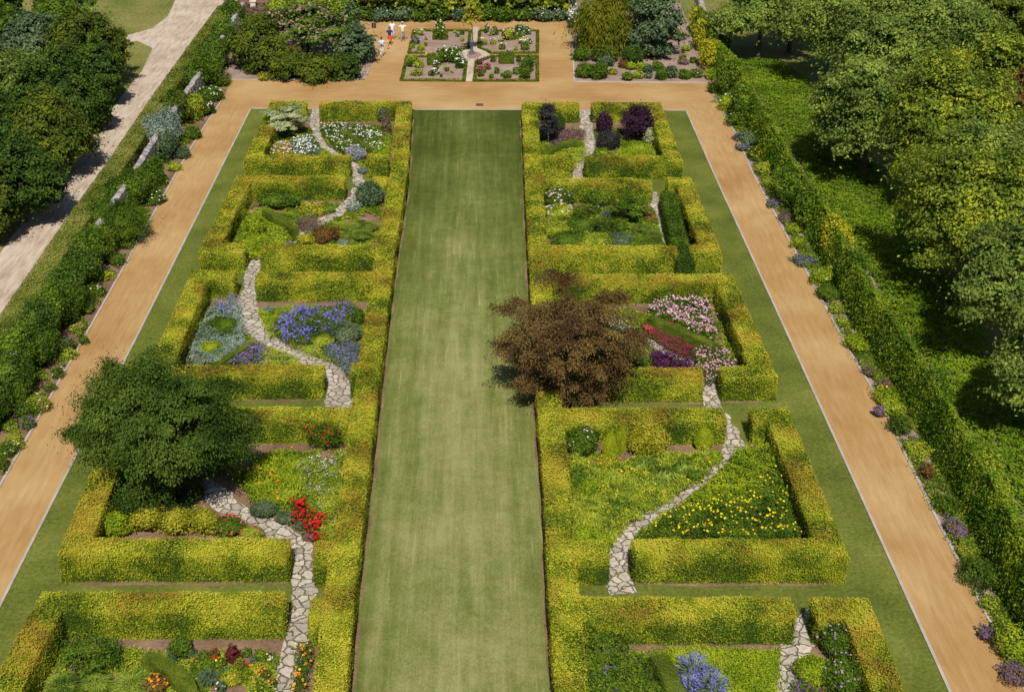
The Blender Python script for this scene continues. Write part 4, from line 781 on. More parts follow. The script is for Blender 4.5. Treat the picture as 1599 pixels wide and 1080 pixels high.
# ================================================================== OUTSIDE LEFT
# stone wall with creepers, and the clipped hedge along the gravel road
def wallmesh(pts, W, H, name, mat, label, cat):
    pts = resample(np.array([p[:2] for p in pts]), .3); d = nrm(np.gradient(pts, axis=0)); n = np.stack([-d[:, 1], d[:, 0]], 1); k = len(pts)
    jz = rng.normal(size=k) * .03; prof = [(-1, -.1), (-1, .5), (-1, 1), (-.5, 1.04), (0, 1.06), (.5, 1.04), (1, 1), (1, .5), (1, -.1)]
    V = np.zeros((k, 9, 3))
    for j, (u, v) in enumerate(prof): V[:, j, :2] = pts + n * (u * W / 2 + rng.normal(size=(k, 1)) * .02); V[:, j, 2] = v * H + (jz if v > .9 else 0)
    mb = MB(); mb.add(V, grid_faces(k, 9), .5); mb.add(np.stack([V[0, :4], V[0, :4:-1]], 1), grid_faces(4, 2), .5); mb.add(np.stack([V[-1, :4], V[-1, :4:-1]], 1), grid_faces(4, 2), .5)
    return tag(mb.build(name, mat, origin=(pts[0][0], pts[0][1], 0)), label, cat)
m, nt, b = newmat('rubble'); v = scalevec(nt, (1, 1, 1)); vo = nt.nodes.new('ShaderNodeTexVoronoi'); vo.inputs['Scale'].default_value = 4.5; nt.links.new(v, vo.inputs['Vector'])
nn = noise(nt, 5, 4, v); r = ramp(nt, [(.2, (.16, .145, .16)), (.5, (.33, .30, .31)), (.8, (.52, .49, .46))]); sp = nt.nodes.new('ShaderNodeSeparateColor'); nt.links.new(vo.outputs['Color'], sp.inputs[0])
nt.links.new(math_(nt, 'ADD', math_(nt, 'MULTIPLY', sp.outputs[0], .5), math_(nt, 'MULTIPLY', nn.outputs[0], .5)), r.inputs[0]); nt.links.new(r.outputs[0], b.inputs['Base Color']); bump(nt, b, vo.outputs['Distance'], .08)
WH = 1.6
wl = [(378, 5), (352, 50), (322, 98), (296, 135), (262, 185), (237, 222), (209, 268), (180, 310), (120, 400), (62, 490), (0, 580), (-80, 700)]
wallmesh([P(x, y, WH) for x, y in wl], .42, WH, 'stone_wall', 'rubble', 'old rubble stone wall half hidden under creepers, left side', 'wall')
rl = [(352, 8), (305, 73), (254, 145), (203, 222), (185, 250), (110, 357), (18, 494), (-60, 610)]
o = add_hedge('long clipped olive-brown topped hedge along the pale gravel road', [rl], W=1.4, H=1.6, mat='roadhedge', name='road_hedge', rough=.03, leaf=.07)
lefty = [(301, 124, 34, 1.9, 'ivy', 'dark ivy clump on the wall above the sand corner'), (276, 160, 34, 1.9, 'ivyR', 'yellow-green climber filling the wall above the olive shrub'), (243, 206, 30, 1.9, 'ivy', 'dark ivy collar beside the grey-green ceanothus'), (182, 305, 36, 1.9, 'ivyR', 'yellow-green creeper at the near end of the bare wall'), (160, 338, 40, 2.0, 'green', 'green creeper between bare wall and weeping shrub'),
  # climbers and shrubs on the wall from far to near: px, py, w, h, mat, label
 (366, 22, 36, 2.6, 'ivy', 'dark ivy mass at the far end of the stone wall'), (350, 54, 44, 2.6, 'ivy', 'dark glossy ivy on the wall, second clump from the far end'), (336, 84, 46, 2.5, 'ivy', 'dark glossy ivy on the wall, third clump from the far end'),
 (318, 110, 62, 2.4, 'green', 'bright green climber with long shoots on the wall'), (340, 122, 40, 1.2, 'green', 'green rose shrub with magenta blooms at the sand corner'), (330, 146, 44, 1.1, 'green', 'white and pink rose bush at the sand corner'),
 (278, 168, 50, 2.2, 'pine', 'dark olive shrub hanging over the wall'), (304, 168, 34, 1.8, 'herb', 'tan and green arching shrub in front of the wall'), (320, 168, 34, 1.0, 'green', 'green rose bush with pale pink blooms along the sand edge'),
 (254, 204, 60, 2.3, 'silver', 'large grey-green ceanothus on the wall'), (262, 228, 42, 1.7, 'bluegreen', 'grey-green skirt of the large wall shrub'), (300, 207, 32, .9, 'green', 'round green bush at the sand edge'),
 (283, 238, 32, .7, 'bluegreen', 'grey lavender bush at the sand edge'), (241, 270, 34, 1.9, 'ivyR', 'yellow-green vine over the wall beside the bare stones'), (214, 292, 58, 2.1, 'green', 'round green vine mass against the wall'), (272, 260, 26, .5, 'herb', 'thin rose bush left of the grey lavender'),
 (242, 308, 34, .8, 'green', 'white-flowered rose bush by the sand'), (252, 282, 22, .5, 'herb', 'small wispy rose at the sand edge')]
for x, y, w_, h_, m_, lab in lefty:
    f_ = ('white', 16, .13) if 'white' in lab else ('palepink', 14, .13) if 'pale pink' in lab else ('hotpink', 5, .14) if 'magenta' in lab else None
    if h_ > 1.5: x, y, w_, h_ = x - 2, y - 2, w_ * 1.0, h_ * 1.1
    shrub(lab, x, y, w_, h_, m_, leaf=.11 if h_ > 1.5 else .09, dens=1.0 if h_ > 1.5 else .7, dy=1.7 if h_ > 1.5 else 1, flower=f_, lump=.3, name='wall_creeper' if h_ > 1.5 else 'rose_bush', cat='creeper' if h_ > 1.5 else 'shrub')
tree('weeping bright green shrub arching over the wall', 187, 346, 1.3, 70, 1.25, 'green', dy=1.2, n_cl=60, per=260, leaf=.12, clr=.3, flat=.6, asp=.3, droop=.9, name='weeping_shrub', cat='shrub', trunk_r=.06, core=.55)
near = [(148, 385, 64, 2.1, 'ivyR'), (128, 418, 60, 2.1, 'ivy'), (104, 448, 62, 2.1, 'ivy'), (84, 482, 62, 2.2, 'ivyR'), (60, 514, 66, 2.2, 'ivy'), (36, 548, 66, 2.2, 'ivyR'), (14, 590, 64, 2.1, 'ivy'), (-14, 632, 66, 2.1, 'ivy'), (112, 470, 50, 1.6, 'green'), (66, 540, 50, 1.6, 'green'), (28, 604, 50, 1.6, 'green')]
for k_, (x, y, w_, h_, m_) in enumerate(near):
    shrub('%s creeper on the left wall, %s below the weeping shrub' % ('sunny yellow-green' if m_ == 'ivyR' else 'dark leafy' if m_ == 'ivy' else 'low shaded green', ORD[k_ if k_ < 8 else k_ - 8] + (' clump' if k_ < 8 else ' skirt')), x - (3 if k_ < 8 else 0), y - (3 if k_ < 8 else 0), w_ * .92, h_ * 1.12, m_, leaf=.11, dens=1.1, dy=1.9, lump=.4, name='wall_creeper', cat='creeper', group='creepers on the left wall')
sb = [(183, 404, 28, .7), (168, 398, 20, .5), (150, 452, 30, .8), (136, 480, 24, .6), (170, 430, 20, .5), (120, 512, 22, .6), (100, 540, 34, .8), (108, 552, 26, .6), (88, 582, 26, .5), (60, 628, 38, .9), (38, 640, 30, .8), (20, 690, 34, .8), (12, 700, 30, .7), (44, 660, 24, .6), (76, 604, 22, .5), (130, 530, 18, .5), (-4, 720, 34, .8), (156, 420, 18, .5), (212, 360, 20, .5), (198, 380, 26, .6), (226, 335, 18, .5)]
sb.sort(key=lambda t: t[1])
for k_, (x, y, w_, h_) in enumerate(sb):
    f_ = [None, ('white', 7, .11), None, ('pink', 5, .11), None, ('lavender', 24, .07)][k_ % 6]
    shrub('%s along the left sand walk, %s counting from the far end' % ('bare green rose bush' if not f_ else 'rose bush with %s flowers' % f_[0] if f_[0] != 'lavender' else 'grey bush with lavender flowers', ORD[k_]), x, y, w_, h_, 'green' if k_ % 3 else 'herb', leaf=.085, dens=.5, core=False, lump=.4, flower=f_, name='rose_bush', group='roses along the left sand walk')
filler('low straggling border plants along the left sand walk', [(338, 150), (300, 212), (278, 250), (140, 496), (-8, 755), (-190, 1080), (-260, 1080), (-50, 730), (95, 500), (240, 262), (300, 170)], .35, ('green',), .5, .05)
filler('pale olive low border plants along the left sand walk', [(338, 150), (300, 212), (278, 250), (140, 496), (-8, 755), (-190, 1080), (-260, 1080), (-50, 730), (95, 500), (240, 262), (300, 170)], .28, ('herb',), .45, .1)
# tree masses left of the gravel road
for k_, (x, y, z, w_, rz, m_, c_, lab) in enumerate([
 (150, 78, 3.2, 112, 3.0, 'pine', .35, 'dark rounded conifer beside the gravel road fork'), (78, 78, 2.8, 96, 2.6, 'bluegreen', .1, 'silvery grey-green olive-like tree, far left'), (108, 26, 1.8, 58, 1.8, 'green', 0, 'fresh green bush behind the silvery tree'),
 (18, 55, 2.0, 80, 2.0, 'green', 0, 'leafy green bush at the far left edge'), (152, 10, 1.6, 40, 1.5, 'treeR', 0, 'small green bush on the grass at top left'), (172, 118, 2.6, 70, 2.3, 'dark', .3, 'dark conifer touching the gravel road'),
 (110, 150, 3.0, 120, 2.7, 'dark', .2, 'dark green conifer in the middle of the left thicket'), (38, 140, 2.6, 110, 2.6, 'treeR', .1, 'mid green tree at the left of the thicket'), (158, 172, 1.8, 60, 1.8, 'dark', 0, 'low dark shrub at the thicket edge by the road'),
 (95, 215, 2.8, 130, 2.6, 'pine', .2, 'olive green conifer in the front of the thicket'), (20, 218, 2.8, 110, 2.6, 'dark', .2, 'dark conifer at the left edge, in front of the mid green tree'), (48, 285, 2.8, 130, 2.6, 'dark', .2, 'very dark conifer nearest the gravel road'),
 (-6, 320, 2.6, 90, 2.5, 'pine', .2, 'dark conifer cut by the left edge of the picture'), (168, 185, .9, 26, .9, 'bluegreen', 0, 'small blue-green plant beside the gravel road'), (10, 12, 3, 70, 3, 'dark', .2, 'dark tree in the top left corner')]):
    big = w_ > 50
    tree(lab, x - 20, y - 5, z, w_, rz, m_, n_cl=int(190 if big else 24), per=190 if big else 160, leaf=.17, clr=.19, flat=.8, cone=c_, zmin=-.75, name='conifer' if m_ in ('pine', 'dark') else 'leafy_tree', cat='tree' if w_ > 40 else 'shrub', core=.5, lump=.45, trunk_r=.14 if big else .05, up=.4)

# ================================================================== FAR END
tree('dark green mountain pine at the left of the far bed', 405, 72, 1.9, 84, 1.9, 'pine', n_cl=90, per=190, leaf=.18, clr=.25, flat=.8, zmin=-.8, core=.6, name='dwarf_pine', lump=.3)
tree('bright green dwarf pine in front of the far bed', 452, 100, 1.1, 62, 1.2, 'pine', n_cl=50, per=190, leaf=.16, clr=.28, flat=.8, zmin=-.8, core=.6, name='dwarf_pine', lump=.3)
tree('dark rust-tinged shrub in the front of the far bed', 497, 108, .9, 62, 1.0, 'pine', n_cl=46, per=170, leaf=.15, clr=.28, flat=.7, zmin=-.8, core=.6, name='rusty_shrub', cat='shrub')
tree('low dark green shrub at the sand edge of the far bed', 536, 104, .9, 56, 1.0, 'dark', n_cl=40, per=170, leaf=.15, clr=.28, flat=.6, zmin=-.8, core=.6, name='dark_shrub', cat='shrub')
tree('tiered viburnum with flat pinkish flower layers', 478, 42, 2.6, 118, 1.9, 'green', n_cl=52, per=230, leaf=.2, clr=.27, flat=.16, zmin=-.3, up=1.3, name='tiered_viburnum', lump=.4, flower=('viburnum', 30, .15))
tree('small dark blue-green cone conifer behind the far bed', 549, 36, 1.8, 32, 1.8, 'bluegreen', n_cl=40, per=90, leaf=.18, clr=.35, flat=.6, cone=.8, zmin=-.9, core=.4, name='cone_conifer')
tree('spreading silver-green fir beside the visitors', 555, 72, 1.4, 56, 1.5, 'bluegreen', n_cl=60, per=150, leaf=.18, clr=.28, flat=.28, zmin=-.5, core=.4, up=1, name='silver_fir', lump=.4)
tree('reddish dead-twig shrub inside the far bed', 462, 84, 1.0, 22, .9, 'rustleaf', n_cl=16, per=60, leaf=.15, clr=.4, cat='shrub', name='rusty_shrub', trunk_r=.04)
shrub('small yellow-green plant at the sand edge of the far bed', 412, 119, 18, .7, 'gold', leaf=.12)
for k_, (x, y, w_, h_, m_) in enumerate([(400, 16, 60, 1.6, 'twig'), (440, 12, 60, 1.8, 'herb'), (478, 8, 60, 2.2, 'grassblade'), (515, 8, 56, 2.2, 'herb'), (548, 10, 50, 2.0, 'grassblade'), (500, 20, 26, 1.6, 'bluegreen')]):
    shrub(['pinkish brown wild shrub beyond the far bed', 'olive wild shrub beyond the tiered viburnum', 'tall rough grass clump behind the viburnum', 'olive feathery growth behind the far bed', 'rough grassy growth next to the sand court', 'little grey conifer in the wild growth'][k_], x, y, w_, h_, m_, leaf=.17, dens=.8, lump=.35)
for k_, (x, w_, m_, fl) in enumerate([(572, 34, 'green', None), (596, 36, 'bluegreen', 'white'), (626, 38, 'bluegreen', 'white'), (658, 36, 'ivy', None), (690, 36, 'green', None), (722, 34, 'bluegreen', 'white'), (754, 36, 'ivy', None), (786, 38, 'green', None), (818, 38, 'ivy', None), (848, 36, 'bluegreen', 'white'), (872, 34, 'bluegreen', 'white')]):
    shrub('low %s shrub, %s from the left behind the rose parterre' % ('blue-green flowering' if fl else 'green leafy', ORD[k_]), x, 21 + (k_ % 2), w_, 1.3, m_, leaf=.15, dens=.9, flower=(fl, 9, .15) if fl else None, group='border shrubs along the far sand edge', name='border_shrub')
for k_, (x, y, w_) in enumerate([(590, -16, 64), (630, -18, 66), (668, -15, 64), (708, -17, 64), (748, -16, 64), (790, -18, 64), (830, -15, 60), (866, -14, 56)]):
    tree('yellow-green vine-like tree canopy at the top edge, %s from the left' % ORD[k_], x, y, 2.6, w_, 2.3, 'treeY', n_cl=80, per=110, leaf=.24, clr=.24, flat=.7, zmin=-.9, group='canopies along the top edge', name='canopy_tree', core=.5)
for k_, (x, y, w_) in enumerate([(886, 12, 34), (900, 30, 26)]): shrub(['white rose bush at the right end of the far border', 'white rose bush below the plume grass'][k_], x, y, w_, 1.8, 'bluegreen', leaf=.15, flower=('white', 40, .18), name='rose_bush')
tuft('pale plume grass beside the weeping conifer', 893, 24, 24, 1.8, 'variegated', n=300, bw=.03, flower=('cream', 26, .16), cat='grass clump', name='plume_grass')
tree('golden green weeping conifer with hanging branches, right far bed', 944, 34, 2.6, 84, 2.5, 'weep', n_cl=80, per=300, leaf=.30, clr=.27, flat=1.3, asp=.16, droop=1.6, zmin=-.6, core=.62, name='weeping_conifer', lump=.3)
tree('tall grey-green broad conifer, right far bed', 1026, 40, 2.8, 70, 2.9, 'bluegreen', n_cl=90, per=200, leaf=.19, clr=.27, flat=.7, zmin=-.85, core=.6, name='grey_conifer', lump=.35, cone=.3)
tree('dark conifer between weeping and grey conifers', 990, 0, 2.5, 30, 2.5, 'dark', n_cl=26, per=120, leaf=.2, core=.6, name='dark_conifer')
def ball(label, px, py, w_, h, m_, **k): return shrub(label, px, py, w_, h, m_, lump=.06, dens=1.3, **k)
ball('large clipped green dome beneath the weeping conifer', 945, 84, 42, 1.3, 'pine', leaf=.12); ball('smooth dark green dome, right of the large one', 988, 85, 35, 1.5, 'dark', leaf=.09)
for k_, (x, y, w_, h_, m_) in enumerate([(914, 62, 30, 1.2, 'bluegreen'), (908, 84, 30, 1.2, 'green'), (914, 110, 34, 1.2, 'green'), (935, 110, 36, 1.3, 'green'), (946, 94, 26, 1.0, 'bluegreen'), (975, 100, 20, .7, 'rustleaf'), (985, 103, 18, .6, 'lime'), (1002, 104, 18, .7, 'lime'), (980, 119, 20, .7, 'green'), (996, 117, 18, .6, 'herb'), (1012, 107, 18, .7, 'bluegreen'), (1027, 103, 20, .8, 'green'), (1012, 118, 14, .5, 'bluegreen'), (1032, 117, 20, .8, 'green'), (1048, 112, 24, 1.0, 'bluegreen'), (1070, 116, 22, .8, 'green'), (1088, 114, 22, .7, 'green'), (957, 112, 14, .5, 'gold'), (1068, 96, 18, .5, 'twig'), (1082, 94, 12, .5, 'green'), (1066, 88, 12, .4, 'green'), (1058, 55, 26, .8, 'gold'), (1072, 75, 16, .5, 'herb')]):
    shrub('%s bush in the right far bed, %s of that bed counting by build from the left kerb' % (mname.get(m_, {'gold': 'golden', 'twig': 'twiggy'}.get(m_, m_)), ORD[k_]) if False else '%s bush, %s from the left in the right far bed' % (mname.get(m_, {'gold': 'golden', 'twig': 'twiggy'}.get(m_, m_)), ORD[sorted([914,908,914.5,935,946,975,985,1002,980,996,1012,1027,1012.5,1032,1048,1070,1088,957,1068,1082,1066,1058,1072]).index([914,908,914.5,935,946,975,985,1002,980,996,1012,1027,1012.5,1032,1048,1070,1088,957,1068,1082,1066,1058,1072][k_])]),
          x, y, w_, h_, m_, leaf=.11, dens=.9, flower=('pink', 5, .13) if k_ in (12, 16, 18) else None, group='bushes of the right far bed', name='garden_bush')

# ---- rose parterre: box edging, paths, boxes, roses, sundial, young tree
def quad_hedge(label, l): add_hedge(label, [l], W=.27, H=.22, mat='box', name='box_edging', rough=.012, leaf=.07, dens=260, group='box edging of the rose parterre')
Z = lambda x, y: (620 + x / 6.6625, 20 + y / 6.6625)       # reading positions from an enlargement of the photo
quad_hedge('low box edging round the back left rose quarter', [Z(*q) for q in [(290, 403), (125, 403), (175, 172), (760, 172), (745, 345), (650, 375), (560, 403)]])
quad_hedge('low box edging round the back right rose quarter', [Z(*q) for q in [(860, 175), (1462, 172), (1460, 400), (980, 403), (930, 375), (850, 345), (860, 180)]])
quad_hedge('low box edging round the front left rose quarter', [Z(*q) for q in [(360, 440), (105, 440), (45, 685), (695, 690), (718, 490)]])
quad_hedge('low box edging round the front right rose quarter', [Z(*q) for q in [(825, 490), (805, 690), (1460, 690), (1458, 437), (985, 437), (905, 470), (828, 490)]])
for q in ([(185, 190), (750, 190), (735, 350), (640, 385), (560, 400), (140, 400)], [(870, 190), (1450, 190), (1450, 400), (985, 400), (850, 345)], [(110, 452), (700, 452), (690, 690), (60, 690)], [(835, 490), (905, 472), (985, 445), (1450, 445), (1450, 690), (815, 690)]): bed([Z(*p) for p in q], 'mulch', .022)
poly_sheet('stone_path', [P(*Z(*p)) for p in [(775, 150), (855, 150), (850, 350), (930, 375), (985, 415), (1470, 412), (1470, 430), (985, 430), (905, 468), (825, 495), (797, 715), (702, 715), (722, 490), (640, 432), (100, 437), (105, 420), (640, 418), (655, 380), (745, 350), (760, 180)]], .016, 'gravel')
poly_sheet('soil_bed', [P(*Z(*p)) for p in [(722, 440), (740, 415), (800, 405), (860, 420), (880, 445), (840, 470), (780, 480), (730, 468)]], .024, 'mulch')
for lab, x, y, w_, d_ in (('clipped box cube with a climbing rose, back left quarter', 447, 300, 150, .9), ('clipped box cube with reddish twigs, back right quarter', 1165, 300, 140, .9), ('square clipped box block in the front right quarter', 1140, 545, 150, 1.0), ('squared box shrub with white roses in the front left quarter', 385, 560, 140, 1.0)):
    px, py = Z(x, y); c = P(px, py, 0); r = w_ / 6.6625 / 2 * sc(py); s = .9
    o = add_hedge(lab, [[(c[0] - r, c[1] + 1.0), (c[0] + r, c[1] + 1.0)]], W=1.7 if y > 400 else 1.2, H=.75, mat='box', name='box_cube', world=True, leaf=.07, dens=220, rough=.02)
Zs = [(230, 200, 90, .7, 'herb', 'palepink'), (190, 285, 80, .8, 'bluegreen', 'dusk'), (245, 360, 80, .6, 'lime', None), (160, 340, 50, .5, 'herb', None), (300, 330, 30, .4, 'green', None), (440, 175, 110, 1.9, 'green', 'cream'), (300, 265, 30, .4, 'herb', 'white'), (630, 232, 36, .4, 'green', None), (680, 275, 40, .5, 'lime', None), (675, 210, 50, .4, 'green', None), (600, 200, 30, .4, 'herb', None),
 (160, 480, 110, .8, 'lime', None), (230, 530, 110, .7, 'lime', None), (130, 530, 70, .6, 'green', None), (200, 620, 130, .5, 'herb', None), (350, 630, 60, .5, 'green', None), (520, 590, 40, .4, 'green', None), (470, 440, 150, 1.3, 'green', 'white'), (580, 430, 160, 1.5, 'green', 'white'), (650, 510, 100, 1.2, 'green', 'white'), (400, 610, 90, .5, 'green', 'white'), (405, 540, 60, .8, 'green', 'white'), (495, 570, 30, .4, 'herb', None), (570, 610, 30, .3, 'herb', None), (460, 655, 30, .3, 'green', None),
 (930, 170, 60, .8, 'green', 'palepink'), (1010, 185, 80, .9, 'green', 'palepink'), (980, 210, 50, .6, 'herb', 'palepink'), (900, 300, 70, .7, 'lime', 'palepink'), (1000, 300, 60, .6, 'herb', 'palepink'), (1095, 350, 70, .6, 'green', 'palepink'), (1160, 210, 100, 1.4, 'herb', 'pink'), (1270, 180, 110, 1.1, 'green', 'white'), (1350, 180, 80, .9, 'green', 'white'), (1290, 230, 90, .8, 'green', 'white'), (1310, 290, 80, .7, 'herb', 'cream'), (1330, 350, 90, .7, 'green', None), (1380, 300, 50, .5, 'green', 'white'), (1235, 370, 40, .4, 'herb', None), (1085, 280, 50, .5, 'herb', 'palepink'),
 (860, 510, 60, .6, 'green', 'hotpink'), (880, 590, 90, .6, 'green', 'hotpink'), (940, 560, 60, .6, 'green', 'hotpink'), (870, 635, 70, .5, 'green', None), (1000, 480, 60, .6, 'green', None), (1040, 600, 60, .6, 'green', None), (980, 655, 50, .4, 'green', None), (1350, 540, 160, 1.3, 'green', None), (1330, 620, 130, 1.1, 'green', None), (1240, 600, 80, .7, 'green', None), (1145, 640, 90, .7, 'green', None), (1265, 480, 50, .6, 'green', None), (1090, 645, 30, .4, 'green', None), (1390, 500, 90, 1.0, 'green', None), (1150, 430, 30, .9, 'twig', None)]
qn = lambda x, y: ('back' if y < 405 else 'front') + (' left' if x < 760 else ' right')
for qq in ('back left', 'back right', 'front left', 'front right'):
    L_ = sorted([t for t in Zs if qn(t[0], t[1]) == qq], key=lambda t: t[0])
    for k_, (x, y, w_, h_, m_, f_) in enumerate(L_):
        px, py = Z(x, y)
        fn = {'dusk': 'mauve', 'hotpink': 'magenta', 'palepink': 'pale pink'}.get(f_, f_)
        shrub('%s rose bush%s, %s from left in the %s parterre quarter' % (mname.get(m_, 'twiggy'), ', %s blooms' % fn if f_ else '', ORD[k_], qq), px, py, w_ / 6.6625 * 1.1, h_, m_, leaf=.11, dens=.6, core=h_ > 1, lump=.35, flower=(f_, int(4 + w_ / 12), .15) if f_ else None, name='rose_bush', group='roses of the parterre', stem=h_ > .7)
# sundial
px, py = Z(778, 430); c = P(px, py)
e = bpy.data.objects.new('sundial', None); COL.objects.link(e); e.location = c; tag(e, 'dark lead globe ornament on a slim stone pedestal at the parterre centre', 'sundial')
mb = MB(); lathe(mb, (c[0], c[1], 0), [(.001, 0), (.28, 0), (.28, .1), (.20, .14), (.13, .2), (.11, .7), (.16, .78), (.22, .82), (.22, .88), (.001, .88)], 14); mb.build('pedestal', 'lead', e, origin=tuple(c))
mb = MB(); lathe(mb, (c[0], c[1], .88), [(.001, 0), (.09, .02), (.17, .10), (.20, .2), (.17, .30), (.09, .38), (.001, .4)], 14); tube(mb, [(c[0] - .26, c[1], 1.08), (c[0] + .26, c[1], 1.08)], [.03, .03], 6); mb.build('globe', 'lead', e, origin=tuple(c))
# young tree standing just behind the crossing
px, py = Z(785, 350); c = P(px, py)
tree('slender young tree with yellow autumn leaves in the parterre centre', 737, 28, 3.2, 30, 1.2, 'gold', n_cl=24, per=38, leaf=.16, clr=.32, name='young_tree', trunk_r=.06, bark='bark', flat=.7)
# drain grate, posts
c = P(749, 164); mb = MB(); box(mb, (c[0] - .3, c[1] - .3, .010), (c[0] + .3, c[1] + .3, .026))
for i in range(6): box(mb, (c[0] - .26 + i * .09, c[1] - .27, .027), (c[0] - .22 + i * .09, c[1] + .27, .035))
tag(mb.build('drain_grate', 'grate_metal', origin=(c[0], c[1], 0)), 'small rusty drain grate in the sand before the lawn', 'drain')
def signpost(label, px, py, h):
    c = P(px, py); e = bpy.data.objects.new('sign_post', None); COL.objects.link(e); e.location = c; tag(e, label, 'sign')
    mb = MB(); tube(mb, [(c[0], c[1], -.1), (c[0], c[1], h)], [.035, .03], 6); mb.build('post', 'wood_grey', e, origin=tuple(c))
    for s in (-1, 1):
        mb = MB(); box(mb, (c[0] + s * .11 - .095, c[1] - .03, h - .05), (c[0] + s * .11 + .095, c[1] + .01, h + .45)); mb.build('panel', 'dark_metal', e, origin=tuple(c))
signpost('dark twin-panel sign on a thin post left of the visitors', 584.5, 60, 1.0)
c = P(565, 122); e = bpy.data.objects.new('leaning_stump', None); COL.objects.link(e); e.location = c; tag(e, 'leaning grey bare tree stake beside the silver fir', 'stake')
mb = MB(); tube(mb, [c, c + [-.12, .1, .8], c + [-.3, .1, 1.5]], [.11, .08, .05], 7); mb.build('stake', 'wood_grey', e, origin=tuple(c)); mb = MB(); tube(mb, [c + [-.12, .1, .8], c + [.05, .1, 1.2]], [.05, .02], 6); mb.build('branch', 'wood_grey', e, origin=tuple(c))
# gate pier and low wall at the far left corner
c = P(383, 30); e = bpy.data.objects.new('garden_gate', None); COL.objects.link(e); e.location = c; tag(e, 'white garden gate between pale piers at the far left corner', 'gate')
for i, dx in enumerate((-.9, .9)):
    mb = MB(); box(mb, (c[0] + dx - .25, c[1] - .25, 0), (c[0] + dx + .25, c[1] + .25, 1.7)); box(mb, (c[0] + dx - .32, c[1] - .32, 1.702), (c[0] + dx + .32, c[1] + .32, 1.82)); mb.build('pier', 'plaster', e, origin=tuple(c))
mb = MB()
for i in range(7): tube(mb, [(c[0] - .55 + i * .18, c[1], .1), (c[0] - .55 + i * .18, c[1], 1.2)], [.02, .02], 5)
box(mb, (c[0] - .64, c[1] - .02, .15), (c[0] + .64, c[1] + .02, .2)); box(mb, (c[0] - .64, c[1] - .02, 1.1), (c[0] + .64, c[1] + .02, 1.15)); mb.build('gate_leaf', 'plaster', e, origin=tuple(c))
add_hedge('low dark clipped hedge behind the pine near the gate', [[(378, 24), (408, 24)]], W=.8, H=.9, mat='box', name='low_hedge')

# ================================================================== OUTSIDE RIGHT
def hedgebank():
    """broad rough hedge: steep shaded face to the walk, wide sunlit top"""
    zt = 2.3
    face = [(1088, 12), (1116, 60), (1144, 96), (1190, 175), (1242, 262), (1264, 292), (1322, 389), (1370, 473), (1428, 555), (1466, 612), (1508, 683), (1548, 757), (1612, 888), (1700, 1060), (1760, 1180)]
    crest_w = 1.0
    back = [(1100, 12), (1128, 56), (1210, 84), (1258, 120), (1310, 190), (1370, 270), (1430, 350), (1480, 430), (1512, 500), (1545, 570), (1620, 670), (1740, 820), (1900, 980), (2100, 1180), (2200, 1300)]
    A = resample(np.array([P(x, y, zt)[:2] for x, y in face]), .5); k = len(A)
    tn = nrm(np.gradient(A, axis=0)); dirn = np.stack([-tn[:, 1], tn[:, 0]], 1); dirn *= np.sign(dirn[:, :1]); dirn = nrm(dirn + [.0, .0])
    wv = 1 + .18 * np.sin(np.arange(k) * .21) + .1 * np.sin(np.arange(k) * .63); B = A + dirn * (crest_w * wv)[:, None]
    mb = MB()
    prof = [(-.35, 0), (-.2, .8), (0, 1.6), (.25, zt - .3)]
    V = np.zeros((k, 12, 3))
    for j, (u, z) in enumerate(prof): V[:, j, :2] = A + dirn * u; V[:, j, 2] = z
    for j in range(8):
        f = (j + 1) / 8; V[:, 4 + j, :2] = A * (1 - f) + B * f + dirn * .25 * (1 - f); V[:, 4 + j, 2] = (zt - .25) * (1 - .55 * f ** 2) * (1 if j < 7 else 0)
    V += rng.normal(size=V.shape) * .05; mb.add(V, grid_faces(k, 12), .1)
    n = 150000; s = rng.random(n) ** 1.25; i = ((1 - s) * (k - 1)).astype(int); j = rng.random(n); lw = np.linalg.norm(B - A, axis=1)[i]
    fc = rng.random(n) < .5; u = rng.random(n)
    base = A[i] + (A[np.minimum(i + 1, k - 1)] - A[i]) * rng.random(n)[:, None]
    bump_ = lambda p: .18 * np.sin(p[:, 0] * 1.7 + p[:, 1] * .9) * np.sin(p[:, 1] * 1.3 - p[:, 0] * .6) + .12 * np.sin(p[:, 0] * 4.1) * np.sin(p[:, 1] * 3.3)
    X = np.zeros((n, 3)); N = np.zeros((n, 3))
    zf = u * zt; X[fc, :2] = (base + dirn[i] * (-.40 + .45 * (zf / zt) ** 1.5 + rng.normal(size=n) * .09)[:, None])[fc]; X[fc, 2] = zf[fc]; N[fc, :2] = -dirn[i][fc]; N[fc, 2] = .4
    tp = ~fc; q = base + (B[i] - base) * u[:, None]; X[tp, :2] = q[tp]; X[tp, 2] = (zt * (1 - .55 * u ** 2) + bump_(q) + rng.normal(size=n) * .07)[tp]; N[tp] = [0, 0, 1]
    sz = .13 * (1 + np.maximum(0, X[:, 1] - 45) / 90)
    N += rng.normal(size=(n, 3)) * .5; ax = np.tile([-.5, -.2, .2], (n, 1)) + rng.normal(size=(n, 3)) * .5
    leaves(mb, X, N, sz, asp=.4, axis=ax)
    return tag(mb.build('rough_hedge', 'hedgewild', origin=(A[0][0], A[0][1], 0)), 'long untrimmed green hedge between the right walk and the orchard trees', 'hedge')
hedgebank()
EXTRA_RIGHT = True
q_ = [(1150, 92), (1215, 92), (1262, 125), (1312, 190), (1372, 268), (1432, 345), (1484, 425), (1520, 500), (1560, 580), (1640, 690), (1760, 840), (1950, 1060), (2050, 1200), (1800, 1200), (1620, 860), (1530, 700), (1440, 545), (1335, 385), (1262, 268), (1196, 160)]
patch('bright rough green ground cover between the right hedge and the orchard trees', q_, .45, 'bank', leaf=.13, dens=.72, name='ground_cover', cat='ground cover', kind='stuff', rough=.7)
